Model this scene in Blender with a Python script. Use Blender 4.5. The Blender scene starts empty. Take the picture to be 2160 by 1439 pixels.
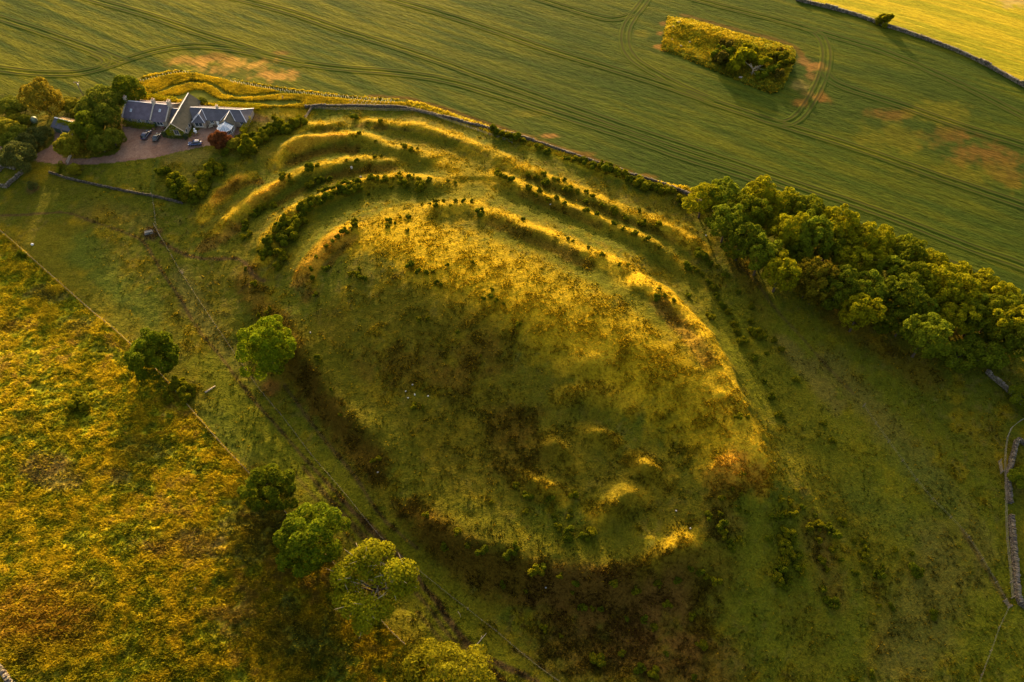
import bpy, math, random
import numpy as np
from mathutils import Vector

# ------------------------------------------------------------------ camera, light
C = bpy.context.scene.collection
scene = bpy.context.scene
CAM_H, PITCH, F, CX, CY = 140.0, math.radians(52.0), 1500.0, 1080.0, 719.5
cam_d = bpy.data.cameras.new('camera')
cam_d.sensor_width = 36.0
cam_d.lens = 36.0 * F / 2160.0
cam_d.clip_start, cam_d.clip_end = 1.0, 9000.0
cam = bpy.data.objects.new('camera', cam_d); C.objects.link(cam)
cam.location = (0, 0, CAM_H)
cam.rotation_euler = (math.pi / 2 - PITCH, 0, 0)
scene.camera = cam

SUN_EL, SUN_AZ = math.radians(11.8), math.radians(-7.5)     # azimuth from +Y towards +X
world = bpy.data.worlds.new('World'); scene.world = world
world.use_nodes = True
wn = world.node_tree.nodes; wl = world.node_tree.links
sky = wn.new('ShaderNodeTexSky'); sky.sky_type = 'NISHITA'; sky.sun_disc = False
sky.sun_elevation = SUN_EL; sky.sun_rotation = SUN_AZ
sky.air_density = 1.0; sky.dust_density = 7.0; sky.ozone_density = 0.0
bg = wn['Background']; bg.inputs['Strength'].default_value = 0.15
wl.new(sky.outputs[0], bg.inputs['Color'])
sun_d = bpy.data.lights.new('sun', 'SUN'); sun_d.energy = 3.7; sun_d.angle = math.radians(0.6)
sun_d.color = (1.0, 0.70, 0.33)
sun = bpy.data.objects.new('sun', sun_d); C.objects.link(sun)
sd = Vector((math.sin(SUN_AZ) * math.cos(SUN_EL), math.cos(SUN_AZ) * math.cos(SUN_EL), math.sin(SUN_EL)))
sun.rotation_euler = sd.to_track_quat('Z', 'Y').to_euler()
sun.location = (0, 300, 200)
vs = scene.view_settings
vs.view_transform = 'Standard'; vs.look = 'None'; vs.gamma = 1.0; vs.use_curve_mapping = False
vs.exposure = 1.8
scene.render.engine = 'CYCLES'
scene.cycles.max_bounces = 5; scene.cycles.diffuse_bounces = 3
scene.cycles.transparent_max_bounces = 6

# ------------------------------------------------------------------ helpers
rng = np.random.default_rng(7)
random.seed(5)

def tag(o, label=None, cat=None, group=None, kind=None):
    if label: o['label'] = label
    if cat: o['category'] = cat
    if group: o['group'] = group
    if kind: o['kind'] = kind
    return o

def empty(name, loc, label, cat, group=None, rz=0.0):
    o = bpy.data.objects.new(name, None); C.objects.link(o)
    o.location = loc; o.rotation_euler = (0, 0, rz); o.empty_display_size = 0.5
    return tag(o, label, cat, group)

def np_mesh(name, V, Fc, mat=None, smooth=False, col=None):
    """V (n,3), Fc (m,k) one polygon size, col (n,3) albedo per vertex"""
    V = np.asarray(V, dtype=np.float32); Fc = np.asarray(Fc, dtype=np.int32)
    me = bpy.data.meshes.new(name)
    m, k = Fc.shape
    me.vertices.add(len(V)); me.vertices.foreach_set('co', V.ravel())
    me.loops.add(m * k); me.loops.foreach_set('vertex_index', Fc.ravel())
    me.polygons.add(m)
    me.polygons.foreach_set('loop_start', np.arange(0, m * k, k, dtype=np.int32))
    me.polygons.foreach_set('loop_total', np.full(m, k, dtype=np.int32))
    if smooth: me.polygons.foreach_set('use_smooth', np.ones(m, dtype=bool))
    if col is not None:
        a = me.attributes.new('Col', 'FLOAT_COLOR', 'POINT')
        c4 = np.ones((len(V), 4), dtype=np.float32); c4[:, :3] = col
        a.data.foreach_set('color', c4.ravel())
    me.update(calc_edges=True); me.validate()
    if mat: me.materials.append(mat)
    return me

def add(name, me, parent=None, loc=(0, 0, 0), rz=0.0):
    o = bpy.data.objects.new(name, me); C.objects.link(o)
    o.location = loc; o.rotation_euler = (0, 0, rz)
    if parent: o.parent = parent
    return o

class MB:
    """collects simple polygons of any size into one mesh"""
    def __init__(s): s.v = []; s.f = []
    def poly(s, pts):
        i = len(s.v); s.v += [tuple(p) for p in pts]; s.f.append(list(range(i, i + len(pts))))
    def box(s, x0, x1, y0, y1, z0, z1):
        i = len(s.v)
        s.v += [(x0,y0,z0),(x1,y0,z0),(x1,y1,z0),(x0,y1,z0),(x0,y0,z1),(x1,y0,z1),(x1,y1,z1),(x0,y1,z1)]
        s.f += [[i+a for a in q] for q in ((3,2,1,0),(4,5,6,7),(0,1,5,4),(1,2,6,5),(2,3,7,6),(3,0,4,7))]
    def obox(s, c, ax, ay, az):
        i = len(s.v); c = Vector(c); ax = Vector(ax); ay = Vector(ay); az = Vector(az)
        for sx, sy, sz in ((-1,-1,-1),(1,-1,-1),(1,1,-1),(-1,1,-1),(-1,-1,1),(1,-1,1),(1,1,1),(-1,1,1)):
            s.v.append(tuple(c + ax*sx + ay*sy + az*sz))
        s.f += [[i+a for a in q] for q in ((3,2,1,0),(4,5,6,7),(0,1,5,4),(1,2,6,5),(2,3,7,6),(3,0,4,7))]
    def bar(s, a, b, w, h=None):
        a = Vector(a); b = Vector(b); d = b - a
        if d.length < 1e-5: return
        t = d.normalized(); up = Vector((0,0,1)) if abs(t.z) < .95 else Vector((1,0,0))
        sx = t.cross(up).normalized(); sy = sx.cross(t)
        s.obox((a+b)/2, d/2, sx*w/2, sy*(h or w)/2)
    def tube(s, pts, rad, n=6):
        pts = [Vector(p) for p in pts]; rings = []
        for k, p in enumerate(pts):
            d = (pts[min(k+1, len(pts)-1)] - pts[max(k-1, 0)]).normalized()
            up = Vector((0,0,1)) if abs(d.z) < .9 else Vector((1,0,0))
            a = d.cross(up).normalized(); b = a.cross(d); i = len(s.v); r = rad[k]
            for q in range(n):
                t = 2*math.pi*q/n; s.v.append(tuple(p + a*(math.cos(t)*r) + b*(math.sin(t)*r)))
            rings.append(i)
        for k in range(len(rings)-1):
            for q in range(n):
                s.f.append([rings[k]+q, rings[k]+(q+1)%n, rings[k+1]+(q+1)%n, rings[k+1]+q])
        s.f.append([rings[-1]+q for q in range(n)]); s.f.append([rings[0]+q for q in reversed(range(n))])
    def mesh(s, name, mat, smooth=False):
        me = bpy.data.meshes.new(name); me.from_pydata(s.v, [], s.f)
        if smooth:
            for p in me.polygons: p.use_smooth = True
        me.update(); me.materials.append(mat); return me
    def build(s, name, mat, parent=None, smooth=False, loc=(0,0,0), rz=0.0):
        return add(name, s.mesh(name, mat, smooth), parent, loc, rz)

_tab = np.random.default_rng(11).random((256, 256)).astype(np.float32)
def vnoise(x, y, s, seed=0):
    x = np.asarray(x) / s + seed * 17.31; y = np.asarray(y) / s + seed * 9.77
    xi = np.floor(x).astype(np.int64); yi = np.floor(y).astype(np.int64)
    fx = x - xi; fy = y - yi
    fx = fx*fx*(3-2*fx); fy = fy*fy*(3-2*fy)
    a = _tab[xi & 255, yi & 255]; b = _tab[(xi+1) & 255, yi & 255]
    c = _tab[xi & 255, (yi+1) & 255]; d = _tab[(xi+1) & 255, (yi+1) & 255]
    return (a*(1-fx)+b*fx)*(1-fy) + (c*(1-fx)+d*fx)*fy
def fbm(x, y, s, seed=0, n=4):
    r = 0; a = 1; t = 0
    for k in range(n):
        # rotate octaves so that the lattice never shows
        ang = 0.6 * k + 0.35; ca, sa = math.cos(ang), math.sin(ang)
        r = r + a * vnoise(x*ca - y*sa, x*sa + y*ca, s / 2**k, seed + k*3); t += a; a *= .55
    return r / t            # 0..1, mean .5

# ------------------------------------------------------------------ pixel rays
SP, CP = math.sin(PITCH), math.cos(PITCH)
def ray(u, v):
    u = np.asarray(u, float); v = np.asarray(v, float)
    a = (u - CX) / F; b = (v - CY) / F
    return np.stack([a, CP - b*SP, -SP - b*CP], -1)
def at_z(u, v, z):
    d = ray(u, v); t = (CAM_H - np.asarray(z, float)) / -d[..., 2]
    return np.stack([d[..., 0]*t, d[..., 1]*t, np.broadcast_to(z, t.shape)], -1)
def hit_f(u, v, zf, dz=0.0):
    z = np.zeros(np.shape(u))
    for _ in range(14):
        p = at_z(u, v, z); z = .35*z + .65*(zf(p[..., 0], p[..., 1]) + dz)
    return at_z(u, v, z)

# ------------------------------------------------------------------ broad terrain
CTRL = [(0,0,2),(540,0,2),(1080,0,1.5),(1600,0,1.5),(1900,50,1.0),(2160,170,0),(2160,0,-4),(1800,0,.2),
 (0,120,1.2),(540,130,.6),(1080,150,.4),(1500,200,.2),(2000,250,-.4),(2160,400,-2),(1700,350,-1.2),(1250,300,0),(900,200,.4),
 (2160,560,-3.4),(1900,480,-2.4),
 (380,250,0),(260,260,0),(530,260,0),(400,300,-.2),(150,300,-.6),(0,330,-1.4),(260,320,-.5),(300,200,.4),(560,200,.3),(800,215,.2),(60,220,0),
 (300,450,-3.2),(100,480,-3.6),(330,600,-6),(0,420,-2.6),(420,750,-8),(600,950,-9.6),(760,1130,-10.6),(950,1350,-11.2),(1150,1439,-11.6),(200,620,-6.4),(340,390,-1.8),
 (0,600,-5.4),(280,740,-7.6),(100,900,-2.6),(480,960,-8.8),(300,1100,-2.8),(0,1200,1.5),(0,1439,4.5),(500,1439,-4.2),(700,1439,-10.2),(700,1250,-10.4),(850,1439,-11.2),(600,1300,-8.6),(450,1250,-3.6),
 (650,250,-.3),(1000,310,-.2),(1350,430,-.6),(1480,560,-1.6),(600,330,-.9),(520,400,-2.2),(460,480,-4),(800,330,0),(950,400,.7),(800,420,.2),(650,480,-.4),(560,560,-3.2),(500,620,-6),
 (1200,440,.2),(1400,560,-.4),(1100,400,.4),
 (820,480,2.8),(950,530,3.8),(1100,590,5.0),(1250,650,5.3),(1350,720,4.8),(1450,800,3.8),(1520,900,1.6),(1565,985,.4),(1150,530,3.0),(1280,590,3.2),(1400,690,3.4),(1000,470,2.0),
 (700,560,1.2),(600,640,-3.6),(720,660,-.6),(750,740,-2.2),(900,640,2.2),(900,760,-1.6),(1000,720,1.0),(1150,760,1.8),(1300,830,0.4),(640,740,-4.2),(590,830,-8.4),
 (800,850,-4.4),(760,930,-6.2),(690,900,-7.9),(850,1100,-8.8),(900,950,-6.0),(1000,850,-3.3),(1100,900,-3.4),(1150,1000,-5.2),(1050,1100,-6.8),(1200,1140,-6.6),(1300,1000,-3.7),(1400,1000,-2.7),(1450,920,-.2),
 (1400,1170,-5.2),(1500,1150,-4.6),(1000,1190,-8.6),(1200,1250,-8.8),(1100,1310,-10.5),(1450,1320,-9.2),(1300,1400,-11),(1600,1100,-3.4),(1600,1230,-6.8),
 (1700,1000,-3.4),(1800,900,-3.6),(1650,800,-1.8),(1600,700,-1.4),(1900,850,-4.6),(2100,850,-5.4),(1900,1100,-7),(2100,1200,-8.2),(1800,1300,-9),(2000,1400,-10.2),(1600,1400,-10.4),(2160,1000,-6.8),(2160,1439,-10),
 (1700,600,-2.0),(1900,720,-3.8),(2060,760,-4.6),(1560,470,-1.0)]
_c = np.array(CTRL, float)
_p = at_z(_c[:, 0], _c[:, 1], _c[:, 2])
CXY = np.concatenate([_p[:, :2], [[-600, 100], [600, 100], [0, 700], [-500, 600], [500, 600], [-400,-300],[400,-300],[0,-250]]])
CZ = np.concatenate([_p[:, 2], [-2, -6, 3, 2, -3, 4, -10, -8]])
def _phi(r2):
    return np.where(r2 > 1e-9, r2 * np.log(np.maximum(r2, 1e-9)), 0)
_S = 100.0
_A = _phi(((CXY[:, None] - CXY[None])**2).sum(-1) / _S**2)
_n = len(CXY)
_M = np.zeros((_n+3, _n+3)); _M[:_n, :_n] = _A + np.eye(_n) * 0.002
_Q = np.c_[np.ones(_n), CXY / _S]; _M[:_n, _n:] = _Q; _M[_n:, :_n] = _Q.T
_w = np.linalg.solve(_M, np.r_[CZ, 0, 0, 0])
def z_broad(x, y):
    x = np.asarray(x, float); y = np.asarray(y, float); sh = x.shape
    x = x.ravel(); y = y.ravel()
    xc = np.clip(x, -420, 420); yc = np.clip(y, -150, 560)
    out = np.empty(len(x))
    for i in range(0, len(x), 60000):
        a = np.stack([xc[i:i+60000], yc[i:i+60000]], -1)
        r2 = ((a[:, None] - CXY[None])**2).sum(-1) / _S**2
        out[i:i+60000] = _phi(r2) @ _w[:_n] + _w[_n] + (a / _S) @ _w[_n+1:]
    return out.reshape(sh)

# non-uniform grid: fine inside the picture, stretching to the horizon
def stretch(a, b, step_a, grow=1.35, lim=4000):
    r = [a]; s = step_a; sg = 1 if b > a else -1
    while abs(r[-1]) < lim:
        s *= grow; r.append(r[-1] + sg*s)
    return r[1:]
xs = np.arange(-212, 212.01, 0.42)
xs = np.r_[stretch(xs[0], -1e9, .42)[::-1], xs, stretch(xs[-1], 1e9, .42)]
ys = [26.0]
while ys[-1] < 296: ys.append(ys[-1] + 0.30 + 0.40 * (ys[-1]-26) / 270)
ys = np.array(ys)
ys = np.r_[stretch(ys[0], -1e9, .4)[::-1], ys, stretch(ys[-1], 1e9, .7)]
NX, NY = len(xs), len(ys)
GX, GY = np.meshgrid(xs, ys)
GZ = z_broad(GX, GY)

def box_idx(x0, x1, y0, y1):
    return (slice(max(np.searchsorted(ys, y0)-1, 0), np.searchsorted(ys, y1)+1),
            slice(max(np.searchsorted(xs, x0)-1, 0), np.searchsorted(xs, x1)+1))
def seg_dist(X, Y, P, closed=False):
    """distance to polyline, and parameter along it (0..1)"""
    P = np.asarray(P)[:, :2]
    if closed: P = np.r_[P, P[:1]]
    L = np.r_[0, np.cumsum(np.hypot(*np.diff(P, axis=0).T))]
    best = np.full(X.shape, 1e9); par = np.zeros(X.shape); seg_dist.side = np.ones(X.shape)
    for i in range(len(P)-1):
        a, b = P[i], P[i+1]; d = b - a; l2 = (d**2).sum() + 1e-9
        t = np.clip(((X-a[0])*d[0] + (Y-a[1])*d[1]) / l2, 0, 1)
        q = np.hypot(X - a[0] - t*d[0], Y - a[1] - t*d[1])
        m = q < best; seg_dist.side = np.where(m, np.sign(d[0]*(Y-a[1]) - d[1]*(X-a[0]))*(1 if d[0] >= 0 else -1), seg_dist.side); best = np.where(m, q, best); par = np.where(m, (L[i] + t*math.sqrt(l2)) / L[-1], par)
    return best, par, L[-1]
def smooth_line(P, n=2):
    P = np.asarray(P, float)
    for _ in range(n):
        q = np.empty((2*(len(P)-1), P.shape[1])); q[0::2] = .75*P[:-1]+.25*P[1:]; q[1::2] = .25*P[:-1]+.75*P[1:]
        P = np.r_[P[:1], q, P[-1:]]
    return P
def sstep(x, a, b):
    t = np.clip((x-a)/(b-a), 0, 1); return t*t*(3-2*t)
def px_line(pts, zf=z_broad, dz=0.0, sm=2):
    a = np.array(pts, float); p = hit_f(a[:, 0], a[:, 1], zf, dz)
    return smooth_line(p[:, :2], sm) if sm else p[:, :2]

# ramparts: pixel crest line, height, half width (m), ditch depth
RAMP = {
 'outer_left': ([(633,267),(650,260),(668,256),(700,253),(737,250)], 1.5, 2.4, .5),
 'outer_mid': ([(756,248),(810,256),(873,263),(914,272),(956,283),(1000,304),(1040,325),(1087,347),(1137,362),(1153,370),(1203,390),(1253,413),(1303,438),(1353,452),(1391,468),(1422,484),(1454,502),(1476,518)], 1.7, 2.5, .6),
 'second_left': ([(585,330),(597,319),(612,306),(643,292),(685,283),(716,280),(748,281),(779,290),(810,299),(852,310),(893,323),(925,333)], 2.3, 2.8, .8),
 'third_left': ([(465,480),(485,452),(517,428),(553,403),(581,388),(616,367),(654,354),(685,344),(716,338),(748,333),(779,329),(810,334),(850,339)], 2.2, 2.6, .8),
 'edge_left': ([(425,452),(448,422),(480,388),(509,371),(522,367)], 1.6, 2.0, .3),
 'fourth_left': ([(556,535),(562,510),(581,478),(612,447),(654,425),(706,402),(748,388),(789,376),(852,369),(914,381),(960,386)], 1.9, 2.8, .5),
 'second_right': ([(1040,358),(1103,388),(1153,411),(1220,438),(1253,455),(1287,469),(1340,490),(1372,508),(1402,523),(1436,545)], 1.9, 2.4, .7),
 'main': ([(893,434),(935,436),(977,429),(1000,428),(1037,450),(1080,463),(1120,480),(1187,506),(1253,536),(1340,570)], 2.0, 3.2, .8),
 'main_right': ([(1316,590),(1370,605),(1420,638),(1450,665),(1480,698),(1500,735),(1520,780),(1545,840),(1570,900),(1590,950),(1615,1000)], 1.7, 3.2, .5),
 'inner_left': ([(640,582),(655,552),(680,515),(718,492),(770,470)], 1.6, 3.2, .4),
 'mound_a': ([(1333,958),(1370,980),(1405,1002)], 4.03, 2.16, .2),
 'mound_b': ([(1262,1082),(1280,1074),(1300,1060),(1335,1036),(1360,1030)], 4.59, 2.70, .3),
 'mound_c': ([(1138,918),(1165,932),(1192,950),(1212,972)], 3.03, 1.62, .2),
 'mound_d': ([(1225,903),(1260,912),(1295,926)], 3.00, 1.62, .2),
 'mound_e': ([(1095,998),(1130,1018),(1165,1032),(1190,1046)], 2.33, 1.80, .2),
 'mound_f': ([(1370,1190),(1410,1165),(1445,1142),(1475,1120)], 3.29, 2.70, .3),
 'mound_g': ([(1495,990),(1540,985),(1580,995)], 1.86, 3.0, .2),
 'mound_h': ([(1190,770),(1240,752),(1290,760)], 1.24, 3.0, .2),
 'mound_i': ([(1180,830),(1230,822),(1280,832),(1330,850)], 1.24, 2.6, .2),
 'brown_bank_low': ([(890,1075),(950,1125),(1040,1165),(1150,1192),(1270,1205),(1400,1205),(1490,1185)], 1.1, 3.4, .0),
 'brown_bank_left': ([(640,760),(690,830),(750,890),(800,940)], 1.0, 3.0, .3),
 'left_bank': ([(500,560),(520,640),(570,690),(640,760)], .8, 3.0, .2),
 'right_terrace': ([(1560,640),(1600,720),(1650,800),(1700,880),(1760,960)], .8, 2.5, .3),
}
ramp_xy = {}
for k, (pts, h, w, dd) in RAMP.items():
    h *= .72; dd *= .6; P = px_line(pts, z_broad, h); ramp_xy[k] = P
    sl = box_idx(P[:, 0].min()-14, P[:, 0].max()+14, P[:, 1].min()-14, P[:, 1].max()+14)
    X, Y = GX[sl], GY[sl]
    d, t, L = seg_dist(X, Y, P); side = seg_dist.side
    ds = d*side + (fbm(X, Y, 8, 93, 3)-.5)*3.4 + (fbm(X, Y, 2.2, 97, 2)-.5)*1.3      # crest wanders
    side = np.sign(ds); d = np.abs(ds)/np.where(side > 0, 1.55, .95)          # gentle far face, steep near face
    end = sstep(t*L, 0, 4.0) * sstep((1-t)*L, 0, 4.0) * .85 + .15
    hn = h * (.45 + 1.1 * fbm(X, Y, 11, 3, 3)); wn_ = .82 * w * (.85 + .3 * vnoise(X, Y, 9, 8))
    GZ[sl] += end * (hn * np.exp(-(d/wn_)**2) - dd * np.exp(-((d - 2.2*w)/(w*1.0))**2))

# scarps: the sharp right hand rim and the steep brown face at the near end
def scarp(pts, drop, run, back, lip, z0=0):
    P = px_line(pts, z_broad, z0); sl = box_idx(P[:, 0].min()-45, P[:, 0].max()+45, P[:, 1].min()-45, P[:, 1].max()+45); X, Y = GX[sl], GY[sl]
    d, t, L = seg_dist(X, Y, P)
    T = np.gradient(P, axis=0); k = np.clip((t*(len(P)-1)).astype(int), 0, len(P)-1)
    Lc = np.r_[0, np.cumsum(np.hypot(*np.diff(P, axis=0).T))]; k = np.clip(np.searchsorted(Lc, t*L), 0, len(P)-1)
    s = (X-P[k, 0])*(-T[k, 1]) + (Y-P[k, 1])*T[k, 0]; ds = d*np.sign(s) + (fbm(X, Y, 9, 41, 3)-.5)*6.5 + (fbm(X, Y, 2.4, 43, 2)-.5)*1.6        # positive on the left of travel
    end = sstep(t*L, 0, 14)*sstep((1-t)*L, 0, 14)
    GZ[sl] += end*(-drop*sstep(ds, 0, run)*(1-sstep(ds, run*1.6, back)) + lip*np.exp(-(np.minimum(ds, 0)/5.0)**2)*(1-sstep(ds, 0, run*.6)))
    return P
RIM = [(1300,555),(1340,580),(1400,618),(1450,662),(1490,712),(1520,775),(1548,840),(1574,900),(1598,955),(1622,1010),(1640,1060)]
rim_xy = scarp(RIM, 1.7, 5.0, 26, .7)
NEAR = [(870,1045),(930,1105),(1010,1150),(1110,1185),(1240,1205),(1370,1200),(1470,1175),(1520,1150)]
near_xy = scarp(NEAR[::-1], 2.6, 6.5, 24, .6)
LEFTB = [(560,620),(600,700),(650,770),(710,850),(770,925),(820,985)]
left_xy = scarp(LEFTB[::-1], 1.6, 4.5, 20, .4)

# raised grassy island in the crop
ISL = px_line([(1408,36),(1450,37),(1500,51),(1560,70),(1620,86),(1672,98),(1679,110),(1668,148),(1652,186),(1630,198),(1580,180),(1500,146),(1440,121),(1394,104)], z_broad, 0, 0)
def inside(X, Y, P):
    P = np.asarray(P); r = np.zeros(X.shape, bool); n = len(P); j = n-1
    for i in range(n):
        xi, yi, xj, yj = P[i, 0], P[i, 1], P[j, 0], P[j, 1]
        if yi != yj:
            c = ((yi > Y) != (yj > Y)) & (X < (xj-xi)*(Y-yi)/(yj-yi) + xi); r ^= c
        j = i
    return r
sl = box_idx(ISL[:, 0].min()-3, ISL[:, 0].max()+3, ISL[:, 1].min()-3, ISL[:, 1].max()+3)
X, Y = GX[sl], GY[sl]
d, _, _ = seg_dist(X, Y, ISL, True); ins = inside(X, Y, ISL)
rd, rt, _ = seg_dist(X, Y, px_line([(1412,50),(1460,54),(1560,84),(1668,112)], z_broad, 2))
GZ[sl] += np.where(ins, np.minimum(d/2.0, 1)*.28 + 1.2*np.exp(-(rd/5.0)**2)*np.minimum(d/3.0, 1), 0) * (.8 + .4*fbm(X, Y, 6, 21, 3))

# ------------------------------------------------------------------ regions (pixel outlines)
def Z_at(x, y):
    x = np.asarray(x, float); y = np.asarray(y, float)
    i = np.clip(np.searchsorted(xs, x)-1, 0, NX-2); j = np.clip(np.searchsorted(ys, y)-1, 0, NY-2)
    fx = (x-xs[i])/(xs[i+1]-xs[i]); fy = (y-ys[j])/(ys[j+1]-ys[j])
    return (GZ[j, i]*(1-fx)+GZ[j, i+1]*fx)*(1-fy) + (GZ[j+1, i]*(1-fx)+GZ[j+1, i+1]*fx)*fy
def hit(u, v, dz=0.0):
    p = hit_f(np.asarray(u, float), np.asarray(v, float), Z_at, dz); return p
def hit1(u, v, dz=0.0):
    p = hit(np.array([u]), np.array([v]), dz)[0]; return Vector((p[0], p[1], p[2]-dz))
def area(pts, sm=1): 
    a = np.array(pts, float); return hit(a[:, 0], a[:, 1])[:, :2]

CROP_LOW = [(-400,186),(0,197),(45,206),(140,206),(170,205),(230,182),(300,163),(345,151),(400,147),(470,161),(560,180),(640,190),(720,200),(790,206),(850,208),(900,219),(960,240),(1050,270),(1130,295),(1200,322),(1280,352),(1360,375),(1440,393),(1540,404),(1600,432),(1750,512),(1900,588),(2060,655),(2160,722),(2500,920)]
FAR_WALL = [(2500,345),(2160,184),(2090,144),(2030,114),(1960,87),(1900,66),(1860,54),(1800,31),(1740,16),(1680,1),(1300,-125)]
_low = smooth_line(area(CROP_LOW), 2); _far = smooth_line(area(FAR_WALL), 2)
A_CROP = np.r_[_low, [[2500, 60], [2500, 120]], _far, [[-300, 700], [-900, 2600], [-3500, 2600], [-3500, 300]]]
A_RIPE = np.r_[_far, [[-300, 700], [-900, 2600], [3500, 2600], [3500, 120]]]
FENCE1 = [(-300,240),(-120,385),(0,487),(80,556),(180,646),(275,724),(345,795),(400,860),(480,952),(520,992),(590,1070),(655,1135),(720,1205),(815,1325),(890,1392),(940,1439),(1080,1570)]
A_MEAD = np.r_[area(FENCE1), [[60, -900], [-3500, -900], [-3500, 180]]]
A_YARD = area([(255,258),(300,264),(345,268),(350,282),(400,292),(432,262),(500,258),(510,280),(478,300),(440,307),(373,321),(330,332),(240,343),(200,346),(146,347),(110,345),(69,339),(37,330),(0,316),(-60,292),(-60,280),(0,303),(37,318),(62,329),(83,321),(104,310),(114,300),(117,272),(150,278),(125,297),(120,310),(125,323),(132,333),(156,335),(200,333),(240,327),(252,316),(258,300),(261,281)])
A_LAWN = np.r_[_low[(_low[:, 0] > area([(296,165)])[0, 0]) & (_low[:, 0] < area([(868,209)])[0, 0])], area([(868,224),(800,225),(720,224),(650,227),(560,226),(540,233),(450,226),(420,222),(390,226),(262,212),(290,185)])]
A_ISL = ISL
regions = [('crop_field', A_CROP), ('ripe_field', A_RIPE), ('meadow', A_MEAD), ('gravel_yard', A_YARD), ('garden_lawn', A_LAWN), ('grass_island', A_ISL)]
rid = np.zeros(GX.shape, np.int32)
for i, (n, A) in enumerate(regions): rid[inside(GX, GY, A)] = i+1
R_CROP, R_RIPE, R_MEAD, R_YARD, R_LAWN, R_ISL = 1, 2, 3, 4, 5, 6

# micro relief by region
fine = (np.abs(GX) < 230) & (GY > 20) & (GY < 310)
big = fbm(GX, GY, 9, 1, 3) - .5; mid = fbm(GX, GY, 2.6, 2, 3) - .5; sml = fbm(GX, GY, 1.0, 4, 2) - .5
rough = np.where(rid == 0, .62, 0) + np.where(rid == R_MEAD, 1.5, 0) + np.where(rid == R_ISL, 1.2, 0) + np.where(rid == R_LAWN, .25, 0)
GZ += np.where(fine, rough * (.60*big + .50*mid + .34*sml), 0)
ROWDIR = np.array([54.3+64.8, 188.1-259.7]); ROWDIR /= np.hypot(*ROWDIR)
along = GX*ROWDIR[0] + GY*ROWDIR[1]; across = -GX*ROWDIR[1] + GY*ROWDIR[0]
streak = fbm(along/13.0, across, 1.7, 31, 4)*.65 + fbm(along/9.0, across, 5.0, 33, 3)*.35; streak2 = fbm(along/5.0, across, 13.0, 35, 3)
GZ += np.where(fine & ((rid == R_CROP) | (rid == R_RIPE)), .07*(streak-.5) + .07*sml + .35*(fbm(GX, GY, 34, 44, 2)-.5), 0)
# crop stands about 0.5 m proud of the verge
# ------------------------------------------------------------------ materials
def new_mat(name):
    m = bpy.data.materials.new(name); m.use_nodes = True
    nt = m.node_tree; b = nt.nodes['Principled BSDF']
    b.inputs['Roughness'].default_value = .9; b.inputs['Specular IOR Level'].default_value = .1
    return m, nt, b
def noise(nt, scale, detail=4, rough=.6, coord=None, out='Fac'):
    n = nt.nodes.new('ShaderNodeTexNoise'); n.inputs['Scale'].default_value = scale
    n.inputs['Detail'].default_value = detail; n.inputs['Roughness'].default_value = rough
    if coord is not None: nt.links.new(coord, n.inputs['Vector'])
    return n.outputs[out]
def mixc(nt, fac, a, b, mode='MIX'):
    n = nt.nodes.new('ShaderNodeMix'); n.data_type = 'RGBA'; n.blend_type = mode
    for s, val in ((n.inputs[0], fac), (n.inputs[6], a), (n.inputs[7], b)):
        if isinstance(val, (int, float)): s.default_value = val
        elif isinstance(val, tuple): s.default_value = (*val, 1)
        else: nt.links.new(val, s)
    return n.outputs[2]
def ramp(nt, fac, stops):
    n = nt.nodes.new('ShaderNodeValToRGB'); nt.links.new(fac, n.inputs[0])
    e = n.color_ramp.elements
    while len(e) < len(stops): e.new(.5)
    for k, (p, c) in enumerate(stops): e[k].position = p; e[k].color = (*c, 1)
    return n.outputs[0]
def bump(nt, b, h, dist, strength=1.0, prev=None):
    n = nt.nodes.new('ShaderNodeBump'); n.inputs['Distance'].default_value = dist; n.inputs['Strength'].default_value = strength
    nt.links.new(h, n.inputs['Height'])
    if prev is not None: nt.links.new(prev, n.inputs['Normal'])
    nt.links.new(n.outputs[0], b.inputs['Normal']); return n.outputs[0]
def objcoord(nt): return nt.nodes.new('ShaderNodeTexCoord').outputs['Object']

def ground_mat(name, scale, strength, var=(.55, 1.45), aniso=None):
    m, nt, b = new_mat(name)
    a = nt.nodes.new('ShaderNodeAttribute'); a.attribute_name = 'Col'
    co = objcoord(nt)
    if aniso:
        mp = nt.nodes.new('ShaderNodeMapping'); nt.links.new(co, mp.inputs[0])
        mp.inputs['Rotation'].default_value = (0, 0, -aniso); mp.inputs['Scale'].default_value = (.22, 1, 1)
        # rotate first, then squeeze along the drill rows
        mp.vector_type = 'POINT'
        rt = nt.nodes.new('ShaderNodeVectorRotate'); rt.rotation_type = 'Z_AXIS'; rt.inputs['Angle'].default_value = -aniso
        nt.links.new(co, rt.inputs['Vector']); nt.links.new(rt.outputs[0], mp.inputs[0]); mp.inputs['Rotation'].default_value = (0, 0, 0)
        vec = mp.outputs[0]
    else: vec = co
    n1 = noise(nt, scale, 5, .65, vec)
    n2 = noise(nt, scale*.27, 3, .6, vec)
    g = ramp(nt, n1, [(.28, (var[0],)*3), (.72, (var[1],)*3)])
    h = ramp(nt, n2, [(.3, (.85,.85,.85)), (.7, (1.15,1.15,1.15))])
    c = mixc(nt, 1.0, a.outputs['Color'], g, 'MULTIPLY'); c = mixc(nt, 1.0, c, h, 'MULTIPLY')
    nt.links.new(c, b.inputs['Base Color'])
    p = bump(nt, b, n2, 1.2, strength*.6); bump(nt, b, n1, .5, strength, p)
    b.inputs['Specular IOR Level'].default_value = .02
    return m
ROWANG = math.atan2(ROWDIR[1], ROWDIR[0])
M_PAST = ground_mat('pasture_grass', 2.3, .85, (.58, 1.42))
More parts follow.
